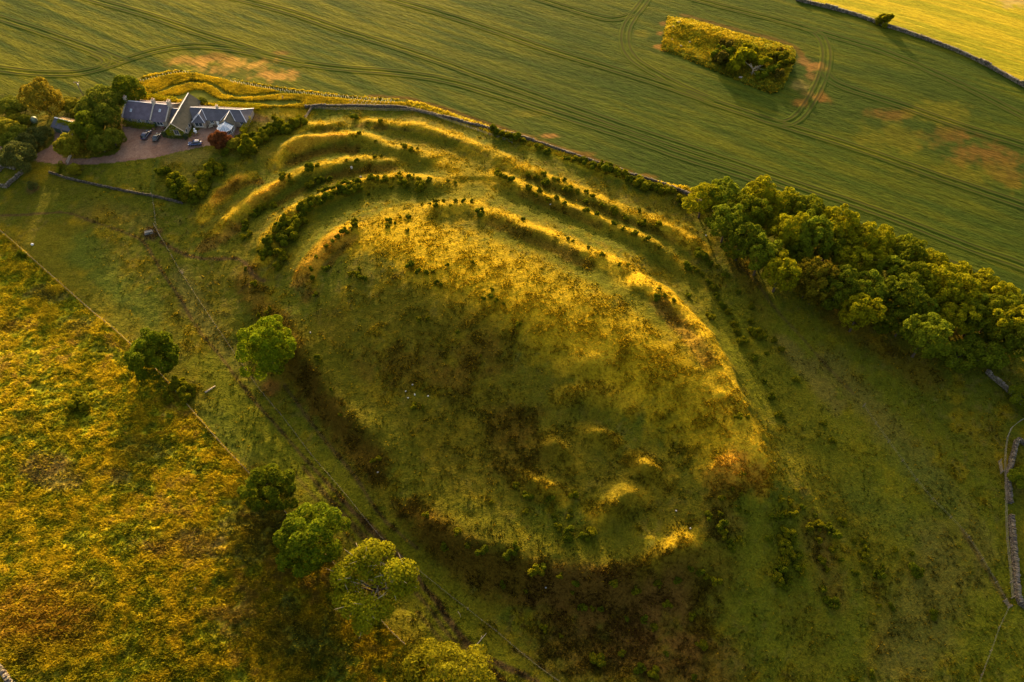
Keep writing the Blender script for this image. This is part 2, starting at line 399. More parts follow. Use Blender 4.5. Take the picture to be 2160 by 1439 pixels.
M_MEAD = ground_mat('meadow_grass', 1.0, 1.0, (.45, 1.55))
M_CROP = ground_mat('barley_crop', 2.2, .7, (.62, 1.38), ROWANG)
M_LAWN = ground_mat('mown_lawn', 2.5, .3, (.8, 1.2))
M_YARD = ground_mat('gravel', 4.0, .4, (.7, 1.3))

def col_mat(name, trans=.25, rough=.7, spec=.15):
    """leaves and grass: albedo from the mesh, a little light passing through"""
    m, nt, b = new_mat(name)
    a = nt.nodes.new('ShaderNodeAttribute'); a.attribute_name = 'Col'
    nt.links.new(a.outputs['Color'], b.inputs['Base Color'])
    b.inputs['Roughness'].default_value = rough; b.inputs['Specular IOR Level'].default_value = spec
    if trans > 0:
        t = nt.nodes.new('ShaderNodeBsdfTranslucent'); mx = nt.nodes.new('ShaderNodeMixShader')
        nt.links.new(a.outputs['Color'], t.inputs['Color']); mx.inputs[0].default_value = trans
        nt.links.new(b.outputs[0], mx.inputs[1]); nt.links.new(t.outputs[0], mx.inputs[2])
        nt.links.new(mx.outputs[0], nt.nodes['Material Output'].inputs['Surface'])
    return m
M_LEAF = col_mat('foliage', .45, .9, .03)
M_GRASS = col_mat('grass_blades', .45, .8, .05)
M_RUT = col_mat('rut_soil_and_crop', 0, .95, .02)

def solid(name, c, rough=.8, spec=.2, metal=0, scale=6.0, var=.25, bmp=0.0, c2=None):
    m, nt, b = new_mat(name); co = objcoord(nt)
    n = noise(nt, scale, 5, .65, co)
    lo = tuple(max(x*(1-var), 0) for x in c); hi = c2 or tuple(min(x*(1+var), 1) for x in c)
    nt.links.new(ramp(nt, n, [(.3, lo), (.7, hi)]), b.inputs['Base Color'])
    b.inputs['Roughness'].default_value = rough; b.inputs['Specular IOR Level'].default_value = spec; b.inputs['Metallic'].default_value = metal
    if bmp: bump(nt, b, n, bmp, .8)
    return m
M_BARK = solid('bark', (.075,.055,.035), .95, .05, 0, 5, .4, .05)
M_PALEBARK = solid('pale_dead_wood', (.34,.27,.18), .9, .1, 0, 5, .3, .03)
M_POST = solid('weathered_post', (.20,.16,.11), .9, .1, 0, 8, .35)
M_WIRE = solid('fence_wire', (.26,.23,.18), .7, .2, 0, 8, .1)
M_STONE = solid('dry_stone', (.22,.19,.15), .9, .1, 0, 2.2, .5, .05)
M_STONEGAP = solid('wall_core', (.05,.045,.035), 1, 0, 0, 3, .3)
M_ROCK = solid('pale_rock', (.46,.42,.37), .9, .1, 0, 3, .3, .05)

# ------------------------------------------------------------------ ground colours (albedo, with some sun and shade painted in)
GREEN = np.array([.064,.068,.0040]); DGREEN = np.array([.040,.050,.005]); OLIVE = np.array([.092,.078,.0045])
STRAW = np.array([.36,.235,.006]); GOLD = np.array([.38,.245,.009]); BROWN = np.array([.092,.054,.005])
REDBR = np.array([.115,.056,.010]); SOIL = np.array([.105,.062,.022]); PALE = np.array([.20,.155,.030]); ORANGE = np.array([.38,.18,.012])
FRESH = np.array([.084,.082,.0045])
def lerp(a, b, t): return a*(1-t[..., None]) + b*t[..., None]
n_a = fbm(GX, GY, 14, 51, 4); n_b = fbm(GX, GY, 5, 55, 4); n_c = fbm(GX, GY, 1.8, 58, 3); n_d = fbm(GX, GY, 24, 61, 3)
COL = np.empty(GX.shape + (3,))
# pasture and fort
past = lerp(lerp(GREEN*1.05, OLIVE, sstep(n_a, .38, .62)), STRAW*.62, sstep(n_b, .55, .75)*.45)
past = lerp(past, DGREEN*1.35, sstep(n_c, .58, .74)*.38); past = lerp(past, PALE*.55, sstep(fbm(GX, GY, 1.4, 88, 3), .60, .74)*.45)
COL[:] = past
# crop
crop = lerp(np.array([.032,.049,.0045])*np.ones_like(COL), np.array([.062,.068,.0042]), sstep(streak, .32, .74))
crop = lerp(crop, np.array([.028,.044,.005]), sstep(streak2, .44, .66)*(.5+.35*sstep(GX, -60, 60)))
lit_left = sstep(-GX, -60, 120); crop = lerp(crop, np.array([.135,.120,.005]), lit_left*.6*sstep(streak, .3, .7))  # sunlit left side of the crop painted yellower
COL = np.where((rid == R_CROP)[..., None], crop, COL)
ripe = lerp(np.array([.20,.185,.008])*np.ones_like(COL), np.array([.31,.235,.010]), sstep(streak, .35, .65))
COL = np.where((rid == R_RIPE)[..., None], ripe, COL)
# meadow
mead = lerp(np.array([.150,.155,.005])*np.ones_like(COL), np.array([.48,.345,.010]), sstep(n_b*.3+n_c*.3+n_a*.15+fbm(GX, GY, 1.2, 84, 2)*.25, .42, .58)*.9)
mead = lerp(mead, np.array([.29,.19,.035]), sstep(n_a*.5+n_c*.5, .58, .70)*.7)
mead = lerp(mead, np.array([.070,.080,.007]), sstep(.5*n_c+.5*n_b, .40, .30)*.7)
COL = np.where((rid == R_MEAD)[..., None], mead, COL)
COL = np.where((rid == R_YARD)[..., None], lerp(np.array([.165,.092,.062])*np.ones_like(COL), np.array([.20,.122,.085]), sstep(n_b, .35, .65)), COL)
COL = np.where((rid == R_LAWN)[..., None], lerp(np.array([.46,.32,.012])*np.ones_like(COL), np.array([.28,.22,.010]), sstep(n_c, .4, .65)), COL)
COL = np.where((rid == R_ISL)[..., None], lerp(np.array([.20,.18,.007])*np.ones_like(COL), np.array([.32,.24,.009]), sstep(n_b, .4, .6)), COL)

def paint_line(pts, w, c, s=1.0, sm=2, soft=.6, only=None, P=None):
    P = px_line(pts, Z_at, 0, sm) if P is None else P
    m = w*2.2 + 2
    sl = box_idx(P[:, 0].min()-m, P[:, 0].max()+m, P[:, 1].min()-m, P[:, 1].max()+m)
    X, Y = GX[sl], GY[sl]
    d, _, _ = seg_dist(X, Y, P)
    d = d + (n_c[sl]-.5)*w*1.1 + (n_b[sl]-.5)*w*.9
    k = s*(1-sstep(d, w*(1-soft), w*(1+soft)))
    if only is not None: k = k*np.isin(rid[sl], only)
    COL[sl] = lerp(COL[sl], np.asarray(c), k)
def paint_blob(u, v, r, c, s=1.0, ell=1.0, only=None):
    p = hit(np.array([u]), np.array([v]))[0]
    sl = box_idx(p[0]-2*r*ell, p[0]+2*r*ell, p[1]-2*r, p[1]+2*r)
    X, Y = GX[sl], GY[sl]
    d = np.hypot((X-p[0])/ell, Y-p[1]) + (n_b[sl]-.5)*r*1.5 + (n_c[sl]-.5)*r*.8
    k = s*(1-sstep(d, r*.3, r*1.15))
    if only is not None: k = k*np.isin(rid[sl], only)
    COL[sl] = lerp(COL[sl], np.asarray(c), k)

HILL = [0]
# --- broad vegetation of the fort: dry grass on the crest, its sunlight painted in, heath on the steep faces
for pts, w in (([(830,480),(960,540),(1100,600),(1250,670),(1360,745),(1450,830),(1530,920)], 9),
               ([(900,560),(1050,640),(1200,720),(1330,800)], 7), ([(760,500),(850,500)], 6)):
    paint_line(pts, w, STRAW*.92, .75, only=HILL)
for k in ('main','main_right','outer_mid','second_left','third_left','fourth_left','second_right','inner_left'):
    paint_line(None, 2.6, GOLD*.95, .85, P=ramp_xy[k], only=HILL)  # bank crests: dry grass, brightened in gold as if sunlit
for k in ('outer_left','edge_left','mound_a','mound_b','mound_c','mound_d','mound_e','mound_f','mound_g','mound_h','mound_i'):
    paint_line(None, 2.2, GOLD*.95, .8, P=ramp_xy[k], only=HILL)  # mound tops get the same painted sunlight
paint_line(None, 3.4, GOLD, .85, P=rim_xy[:-6]+np.array([-2.2, 0]), only=HILL)  # gold band paints the sunlight along the rim
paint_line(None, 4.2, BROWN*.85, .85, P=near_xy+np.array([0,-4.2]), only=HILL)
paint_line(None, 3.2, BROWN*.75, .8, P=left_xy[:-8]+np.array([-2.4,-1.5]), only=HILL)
paint_line([(640,586),(660,552),(685,520),(720,497)], 2.8, ORANGE, .75, only=HILL)  # orange sunlight on the banks put into the colour
paint_line([(450,425),(482,392),(508,375)], 1.6, ORANGE, .8, only=HILL)
paint_line([(612,312),(650,295),(690,287),(725,285)], 1.5, ORANGE, .6, only=HILL)
paint_line([(530,425),(560,405),(590,388)], 1.5, ORANGE, .6, only=HILL)
for u, v, r in ((1545,975,4),(1590,1000,4),(1530,1020,4)): paint_blob(u, v, r, ORANGE, .8, only=HILL)  # orange sunlit patches painted at the bank end
paint_line([(930,340),(990,370),(1020,395),(990,410)], 5, STRAW*.8, .7, only=HILL)
paint_line([(1040,330),(980,350),(1010,400)], 3, OLIVE*1.25, .7, only=HILL)
# green hollows between the ramparts
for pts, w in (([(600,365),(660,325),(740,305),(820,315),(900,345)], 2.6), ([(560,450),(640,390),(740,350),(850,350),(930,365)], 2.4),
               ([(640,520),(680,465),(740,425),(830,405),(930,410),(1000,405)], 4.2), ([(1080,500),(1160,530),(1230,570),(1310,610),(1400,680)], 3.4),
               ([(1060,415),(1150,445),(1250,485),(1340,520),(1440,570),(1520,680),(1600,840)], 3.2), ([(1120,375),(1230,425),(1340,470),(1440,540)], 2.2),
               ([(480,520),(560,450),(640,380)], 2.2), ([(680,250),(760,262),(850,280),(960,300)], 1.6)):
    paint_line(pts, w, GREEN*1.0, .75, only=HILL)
for pts, w in (([(860,700),(960,760),(1080,830),(1180,900)], 11), ([(700,720),(800,850),(900,950),(1050,1050)], 8), ([(1000,900),(1150,960),(1300,1010),(1420,1040)], 9), ([(950,660),(1060,720)], 6)): paint_line(pts, w, np.array([.090,.072,.0045]), .55, only=HILL)  # brownish turf, with the shade of the interior painted in
# heath and bracken, reddish brown
for pts, w, c, s in (([(905,1085),(960,1130),(1040,1170),(1150,1200),(1280,1215),(1420,1215),(1490,1200)], 4.0, BROWN*.9, .6),
               ([(1180,1260),(1290,1270),(1400,1290)], 6, REDBR*.85, .55), ([(1180,1350),(1280,1380),(1400,1400),(1500,1420)], 6, REDBR*.75, .6),
               ([(650,790),(700,850),(760,920),(800,965)], 3.4, BROWN*.85, .85), ([(520,580),(545,640),(590,690),(640,730)], 3.4, BROWN*1.0, .75),
               ([(500,480),(470,500),(430,520)], 2.2, REDBR, .6), ([(610,345),(660,325),(720,312),(745,318)], 1.8, BROWN*.9, .85),
               ([(690,375),(760,358),(830,355)], 1.4, BROWN, .8), ([(470,405),(520,385),(545,385)], 1.6, BROWN*.85, .85), ([(590,430),(640,400)], 1.2, BROWN, .6),
               ([(1040,470),(1100,492),(1170,525),(1240,560)], 1.8, BROWN*1.1, .7), ([(1390,640),(1440,690),(1490,760)], 2.0, REDBR, .65),
               ([(1100,410),(1180,440),(1260,475)], 1.2, BROWN, .6), ([(1110,372),(1200,415),(1300,458),(1420,505)], 1.2, BROWN, .5),
               ([(1560,560),(1600,640),(1650,760)], 3.0, BROWN*1.1, .5), ([(1720,1130),(1740,1190),(1760,1260)], 3.0, REDBR*1.05, .6),
               ([(1850,1240),(1860,1380)], 2.0, BROWN, .5), ([(750,500),(690,560)], 1.0, REDBR, .5)):
    paint_line(pts, w, c, s, only=HILL)
for u, v, r, c, s in ((1000,750,9,BROWN,.7),(1070,890,6,BROWN*.9,.75),(880,700,9,OLIVE*.8,.7),(850,780,10,BROWN*1.2,.5),(1080,960,6,BROWN*.95,.5),(960,800,7,BROWN*1.1,.55),
                      (820,640,8,OLIVE*.85,.6),(930,900,10,OLIVE*.85,.6),(700,700,7,OLIVE*.9,.6),(1380,1180,5,OLIVE,.5),(1300,1115,7,OLIVE*.95,.6),
                      (1530,1105,4,REDBR*1.1,.7),(1510,1060,4,BROWN*1.1,.5),(1345,1360,6,REDBR*1.1,.6),(1450,1340,6,REDBR*1.15,.6),(1400,1250,5,REDBR*1.1,.6),
                      (670,745,4,OLIVE*.9,.5),(640,600,3,PALE*.55,.6),(655,620,2.5,REDBR,.6),(760,230,3,PALE*.5,.3),(760,265,2,REDBR*.9,.6),(800,268,2,BROWN,.6),(690,275,3,BROWN,.6)):
    paint_blob(u, v, r, c, s, 1.3, only=HILL)
paint_line([(1660,740),(1760,860),(1860,980),(1960,1120),(2040,1260)], 17, np.array([.098,.100,.0045]), .6, only=HILL); paint_line([(1600,1180),(1680,1280),(1760,1380)], 12, np.array([.090,.092,.0045]), .5, only=HILL)
# slope on the right: greens with pale dead tussock bands
for pts, w, c, s in (([(1750,760),(1850,880),(1960,1000),(2060,1150)], 4, PALE*.55, .55), ([(1700,960),(1800,1080),(1900,1200)], 5, OLIVE*1.2, .5),
               ([(1600,760),(1680,880),(1760,980),(1840,1080),(1950,1200)], 3.4, FRESH*.95, .6), ([(1820,1060),(1900,1100),(1960,1140)], 4, DGREEN*1.5, .5),
               ([(1650,720),(1700,780),(1760,850)], 2.6, PALE*.6, .6), ([(2000,1080),(2060,1220)], 4, FRESH*.9, .6), ([(1900,950),(2000,1050)], 4, DGREEN*1.6, .5),
               ([(1550,620),(1640,760),(1720,900)], 2.0, FRESH*.8, .5), ([(1760,660),(1860,740),(1960,800)], 4, BROWN*1.1, .5),
               ([(1990,1180),(1960,1300),(1900,1400)], 6, PALE*.5, .5), ([(1700,1300),(1720,1420)], 4, OLIVE, .5)):
    paint_line(pts, w, c, s, only=HILL)
# left pasture: grey-green thistle patches, lighter grazed strips
for pts, w, c, s in (([(380,580),(430,680),(490,760),(540,820)], 2.6, PALE*.42+DGREEN*.5, .75), ([(170,520),(240,600),(320,690)], 5, DGREEN*1.9, .6),
               ([(420,760),(520,860),(620,960),(740,1080),(860,1190),(960,1310)], 3.6, FRESH*.9, .7), ([(60,520),(120,560),(240,660),(300,700)], 2.6, OLIVE*1.2, .7),
               ([(90,500),(130,520)], 3, OLIVE*1.4, .6), ([(560,860),(660,980),(760,1080),(870,1180),(1000,1300),(1120,1400)], 2.4, OLIVE*.95, .6),
               ([(640,690),(700,780),(780,880),(860,980),(960,1080),(1080,1140),(1200,1160),(1330,1150)], 3.2, FRESH*.75+OLIVE*.15, .7),
               ([(440,880),(520,950)], 4, DGREEN*1.6, .5), ([(60,400),(160,410),(300,440)], 4, GREEN*.95, .6), ([(180,440),(300,470)], 4, PALE*.4, .3)):
    paint_line(pts, w, c, s, only=HILL)
paint_line([(440,770),(530,870),(630,970),(740,1085),(850,1190),(950,1310),(1040,1400)], 5.0, np.array([.088,.092,.0045]), .75, only=HILL)
paint_line([(245,355),(300,365),(330,385)], 4, FRESH*1.05, .7, only=HILL); paint_line([(370,330),(420,330)], 3, PALE*.8, .5, only=HILL)
paint_line([(330,340),(322,380),(318,412)], .7, DGREEN*1.5, .8, only=HILL)
paint_line([(560,232),(620,236),(640,240)], 3, STRAW*.8, .7, only=HILL)
# meadow patches; the first two paint in shade by the upper fence
for u, v, r, c, s in ((100,620,4,PALE*.6,.7),(170,690,4,PALE*.55+DGREEN*.3,.7),(20,690,3,BROWN*1.2,.7),(290,950,4,PALE*.5,.4),(60,890,4,GREEN*1.5,.6),
                      (400,1150,5,np.array([.19,.105,.03]),.6),(340,1160,3,np.array([.19,.105,.03]),.6),(120,1330,7,BROWN*1.3,.7),(60,1280,7,ORANGE*.7,.5),
                      (230,1000,3,np.array([.2,.12,.03]),.6),(130,1010,4,np.array([.2,.13,.03]),.6),(560,1120,7,PALE*.55,.6),(620,1330,7,PALE*.6,.5),(660,1400,6,DGREEN*1.8,.6),(90,980,3,np.array([.2,.13,.03]),.7)):
    paint_blob(u, v, r, c, s, 1.5, only=[R_MEAD])
# crop: thin and bare places
for u, v, r, c, s, e in ((400,128,3.4,np.array([.36,.18,.03]),.7,2.6),(500,138,5,np.array([.36,.19,.03]),.75,2.8),(580,158,4,np.array([.34,.17,.03]),.75,2.4),(460,120,3,REDBR*1.5,.6,2),
                      (595,112,2.4,REDBR*1.4,.6,2),(1392,70,1.6,REDBR*1.6,.9,1),(1396,100,2.2,REDBR*1.9,.9,1.5),(1400,50,2,REDBR*1.3,.7,1),(1350,70,3,OLIVE*1.3,.5,1.5),
                      (1700,130,4.5,np.array([.20,.10,.025]),.7,1.2),(1722,142,4,np.array([.24,.11,.025]),.65,1.1),(1690,180,4,np.array([.16,.12,.03]),.7,1.1),(1685,215,3,REDBR*1.2,.7,1.2),(1712,160,4,np.array([.17,.085,.022]),.6,.9),(1700,200,3.5,np.array([.15,.085,.022]),.55,.9),
                      (1732,208,3,REDBR*1.2,.85,1.2),(1880,240,4,REDBR*1.0,.6,1.8),(2060,320,8,REDBR*1.05,.7,1.6),(2000,290,6,REDBR*1.0,.45,1.8),(2120,370,6,REDBR,.55,1.4),(1990,240,7,OLIVE*1.3,.5,2),(1880,290,8,OLIVE*1.2,.5,2),
                      (2050,370,8,OLIVE*1.05,.5,2),(1155,287,1.6,np.array([.26,.12,.03]),.7,2.5),(1360,372,1.4,REDBR*1.3,.6,3),(1230,325,1.4,REDBR*1.2,.6,3),(1120,240,3,OLIVE*1.1,.5,3)):
    paint_blob(u, v, r, c, s, e, only=[R_CROP])
paint_line([(780,203),(850,206),(910,220),(980,244),(1060,272),(1140,298),(1240,333),(1330,362)], .9, REDBR*.9, .75, only=[R_CROP])
paint_line([(1440,32),(1560,64),(1672,93),(1690,115)], 1.2, REDBR*.8, .6, only=[R_CROP])
paint_blob(2165,2,9,np.array([.30,.22,.06]),.9,2.0, only=[R_RIPE])
# bright grassy verge between crop and wall
VERGE = [(700,204),(790,211),(850,213),(900,225),(960,247),(1050,277),(1130,302),(1200,329),(1280,358),(1360,382),(1440,399)]
paint_line(VERGE, 2.2, np.array([.46,.33,.012]), .95, only=HILL+[R_LAWN])
paint_line([(1396,100),(1440,117),(1500,142),(1580,176),(1632,194),(1650,180)], 3.2, np.array([.085,.095,.006]), .9, only=[R_ISL]); paint_line([(1510,125),(1570,140),(1630,160)], 3.5, np.array([.09,.095,.006]), .8, only=[R_ISL])
# garden: mown paths and lawn in the long golden grass
LAWNCOL = np.array([.070,.075,.0075])
for pts, w in (([(285,173),(300,169),(344,158),(386,152),(417,153),(469,164),(532,180),(594,191),(657,198),(720,206),(800,212),(870,214)], .75),
               ([(323,198),(345,190),(365,182),(400,173),(438,175),(459,184),(473,197),(500,203),(542,203),(594,196),(640,197)], .8), ([(404,157),(405,172)], .8)):
    paint_line(pts, w, LAWNCOL*.9, .95, soft=.25, only=[R_LAWN])
LAWN = area([(310,204),(380,200),(400,193),(414,189),(430,190),(450,203),(470,211),(532,213),(625,211),(640,218),(600,224),(450,221),(420,212),(400,213),(300,205)])
lm = inside(GX, GY, LAWN); COL[lm] = lerp(LAWNCOL*np.ones((lm.sum(), 3)), LAWNCOL*1.35, sstep(n_c[lm], .4, .6))
lawn_mask = lm.copy()
for u, v, r, c in ((395,182,1.6,PALE*.7),(370,178,2,FRESH),(350,190,2,FRESH),(540,245,2,SOIL),(553,250,2.2,SOIL*1.2),(565,238,3,FRESH*.9)): paint_blob(u, v, r, c, .8, 1.4)
# earth: trodden paths and wheel tracks (kept in the ground itself)
PATHS = [([(0,455),(67,452),(143,447),(180,462),(235,480),(267,492),(300,505),(320,537),(347,583),(377,623),(400,668),(427,710),(467,753),(500,800),(533,843),(583,897),(640,965),(720,1052)], .35, .8),
         ([(720,1052),(770,1105),(833,1162),(880,1220),(920,1267),(953,1320),(997,1372),(1020,1385),(1070,1408),(1130,1436),(1200,1470)], .55, .95),
         ([(993,1372),(1020,1393),(1050,1428),(1090,1470)], .5, .9), ([(640,985),(700,1062),(790,1160),(860,1232),(905,1280),(940,1335),(985,1376)], .4, .7), ([(620,1000),(690,1080),(760,1160)], .3, .5), ([(700,1055),(800,1160),(850,1210)], .3, .5),
         ([(340,510),(370,528),(400,541),(443,547),(500,543),(520,557),(533,580),(556,593)], .45, .9), ([(600,813),(626,850),(655,891),(690,935),(720,970),(753,1010),(777,1050),(803,1090),(843,1127),(880,1157)], .3, .75),
         ([(2030,1120),(2076,1192),(2105,1240),(2128,1275)], .45, .6), ([(1560,560),(1600,600),(1640,660),(1700,720),(1740,770),(1800,830)], .4, .5), ([(540,590),(500,620)], .3, .3),
         ([(880,1290),(930,1350)], .35, .5), ([(1080,1370),(1130,1395),(1160,1420)], .3, .5), ([(1030,330),(960,290),(890,275),(780,268)], .3, .4)]
for pts, w, s in PATHS: paint_line(pts, w*1.15, SOIL*.66, s*.95, soft=.35, only=HILL)
paint_blob(315,492,2.6,SOIL*.8,.9,1.2, only=HILL); paint_blob(575,818,2.4,REDBR*1.1,.8,1, only=HILL); paint_blob(69,396,2.2,SOIL*.9,.8,1.2, only=HILL)
COL = np.clip(COL, .002, .9)

# ------------------------------------------------------------------ ground objects
idx = np.arange(NX*NY).reshape(NY, NX)
quads = np.stack([idx[:-1, :-1], idx[:-1, 1:], idx[1:, 1:], idx[1:, :-1]], -1).reshape(-1, 4)
frid = np.zeros(len(quads), np.int32)
fcx = (GX[:-1, :-1]+GX[1:, 1:]).ravel()/2; fcy = (GY[:-1, :-1]+GY[1:, 1:]).ravel()/2
for i, (n, A) in enumerate(regions): frid[inside(fcx, fcy, A)] = i+1
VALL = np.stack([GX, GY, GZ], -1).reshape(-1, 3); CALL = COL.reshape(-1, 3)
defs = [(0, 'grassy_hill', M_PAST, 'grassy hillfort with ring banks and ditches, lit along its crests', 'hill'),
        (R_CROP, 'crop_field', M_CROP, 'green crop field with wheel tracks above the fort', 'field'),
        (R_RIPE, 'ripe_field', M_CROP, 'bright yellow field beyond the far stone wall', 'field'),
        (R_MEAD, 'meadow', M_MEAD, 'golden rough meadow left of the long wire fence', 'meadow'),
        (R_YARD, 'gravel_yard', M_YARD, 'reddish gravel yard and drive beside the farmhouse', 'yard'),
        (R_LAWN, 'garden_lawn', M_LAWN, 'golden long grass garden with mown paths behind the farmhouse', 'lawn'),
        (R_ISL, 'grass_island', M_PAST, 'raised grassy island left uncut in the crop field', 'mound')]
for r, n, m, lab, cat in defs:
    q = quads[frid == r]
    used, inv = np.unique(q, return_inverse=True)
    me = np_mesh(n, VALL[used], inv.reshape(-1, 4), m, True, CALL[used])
    o = add(n, me); tag(o, lab, cat, kind='structure')
def col_at(x, y):
    i = np.clip(np.searchsorted(xs, x)-1, 0, NX-1); j = np.clip(np.searchsorted(ys, y)-1, 0, NY-1); return COL[j, i]
def rid_at(x, y):
    i = np.clip(np.searchsorted(xs, x), 0, NX-1); j = np.clip(np.searchsorted(ys, y), 0, NY-1); return rid[j, i]

# tramlines: wheel ruts pressed into the standing crop, two to a pass
def resample(P, step):
    L = np.r_[0, np.cumsum(np.hypot(*np.diff(P, axis=0).T))]; t = np.linspace(0, L[-1], max(int(L[-1]/step), 2))
    return np.stack([np.interp(t, L, P[:, 0]), np.interp(t, L, P[:, 1])], -1)
TRAMS = [
 ([(-60,18),(0,38),(100,70),(180,99),(225,116),(262,131)], 0), ([(196,112),(215,119),(226,127),(220,138),(205,146)], 0),
 ([(-60,136),(0,146),(80,156),(160,156),(215,144),(260,128),(320,108),(380,97),(440,96),(520,107),(620,131),(720,145),(850,154),(960,172),(1087,212),(1220,255),(1353,298),(1440,331),(1573,370),(1673,411),(1760,455),(1850,496),(1940,532),(2073,584),(2130,618),(2180,660)], 0),
 ([(150,-14),(207,2),(333,38),(433,74),(500,94),(560,116),(640,136)], 0),
 ([(460,-14),(515,0),(620,27),(720,63),(853,104),(953,138),(1053,174),(1187,221),(1320,268),(1440,308),(1540,340),(1673,387),(1773,420),(1907,467),(2040,521),(2160,561),(2220,590)], 0),
 ([(780,-16),(830,0),(953,34),(1053,68),(1153,104),(1287,144),(1440,192),(1507,217),(1607,250),(1673,271),(1773,300),(1907,347),(2040,393),(2160,434),(2240,460)], 0),
 ([(1375,-20),(1362,0),(1338,30),(1320,58),(1317,92),(1331,122),(1370,148),(1439,185),(1508,214)], 0),
 ([(1700,60),(1722,68),(1738,86),(1745,110),(1742,143),(1726,187),(1698,233),(1676,255),(1650,262),(1620,254)], 0),
 ([(1420,-16),(1473,1),(1607,34),(1707,61),(1773,81),(1873,111),(1973,154),(2073,201),(2160,246),(2240,290)], 0),
 ([(1738,150),(1752,172),(1807,193),(1907,223),(2007,260),(2160,307),(2240,330)], 0),
 ([(1100,-16),(1147,1),(1220,24),(1260,35),(1290,41),(1320,36),(1342,26)], 0)]
rv, rf, rc = [], [], []
base = 0
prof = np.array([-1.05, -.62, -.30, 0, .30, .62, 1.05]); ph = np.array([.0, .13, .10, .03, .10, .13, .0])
soil_share = np.array([0, 0, .75, 1, .75, 0, 0])  # how much bare soil shows across each rut
for pts, _ in TRAMS:
    P = resample(px_line(pts, Z_at, .0, 3), 1.0)
    T = np.gradient(P, axis=0); T /= np.hypot(T[:, 0], T[:, 1])[:, None] + 1e-9; N = np.stack([-T[:, 1], T[:, 0]], -1)
    for off in (-1.35, 1.35):
        wob = (fbm(P[:, 0], P[:, 1], 4, 77, 2)-.5)*.25
        Q = P[:, None] + N[:, None]*(off + wob[:, None] + prof[None] * (.85+.3*vnoise(P[:, 0], P[:, 1], 3, 5))[:, None])[..., None]
        z = Z_at(Q[..., 0], Q[..., 1]) + ph[None]*(.7+.6*fbm(Q[..., 0], Q[..., 1], 1.5, 71, 2)) + .02
        c = col_at(Q[..., 0], Q[..., 1]); k = (soil_share[None]*(.55+.6*fbm(Q[..., 0], Q[..., 1], 6, 79, 2)))[..., None].clip(0, 1)
        lip = (1-soil_share)[None, :, None]
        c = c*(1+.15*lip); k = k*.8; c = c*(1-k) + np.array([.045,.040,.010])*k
        m = len(P); rv.append(np.concatenate([Q, z[..., None]], -1).reshape(-1, 3)); rc.append(c.reshape(-1, 3))
        ii = np.arange(m*7).reshape(m, 7) + base; base += m*7
        rf.append(np.stack([ii[:-1, :-1], ii[:-1, 1:], ii[1:, 1:], ii[1:, :-1]], -1).reshape(-1, 4))
o = add('wheel_ruts', np_mesh('wheel_ruts', np.concatenate(rv), np.concatenate(rf), M_RUT, True, np.concatenate(rc)))
tag(o, 'paired dark tractor wheel ruts pressed through the green crop', 'wheel tracks', kind='structure')
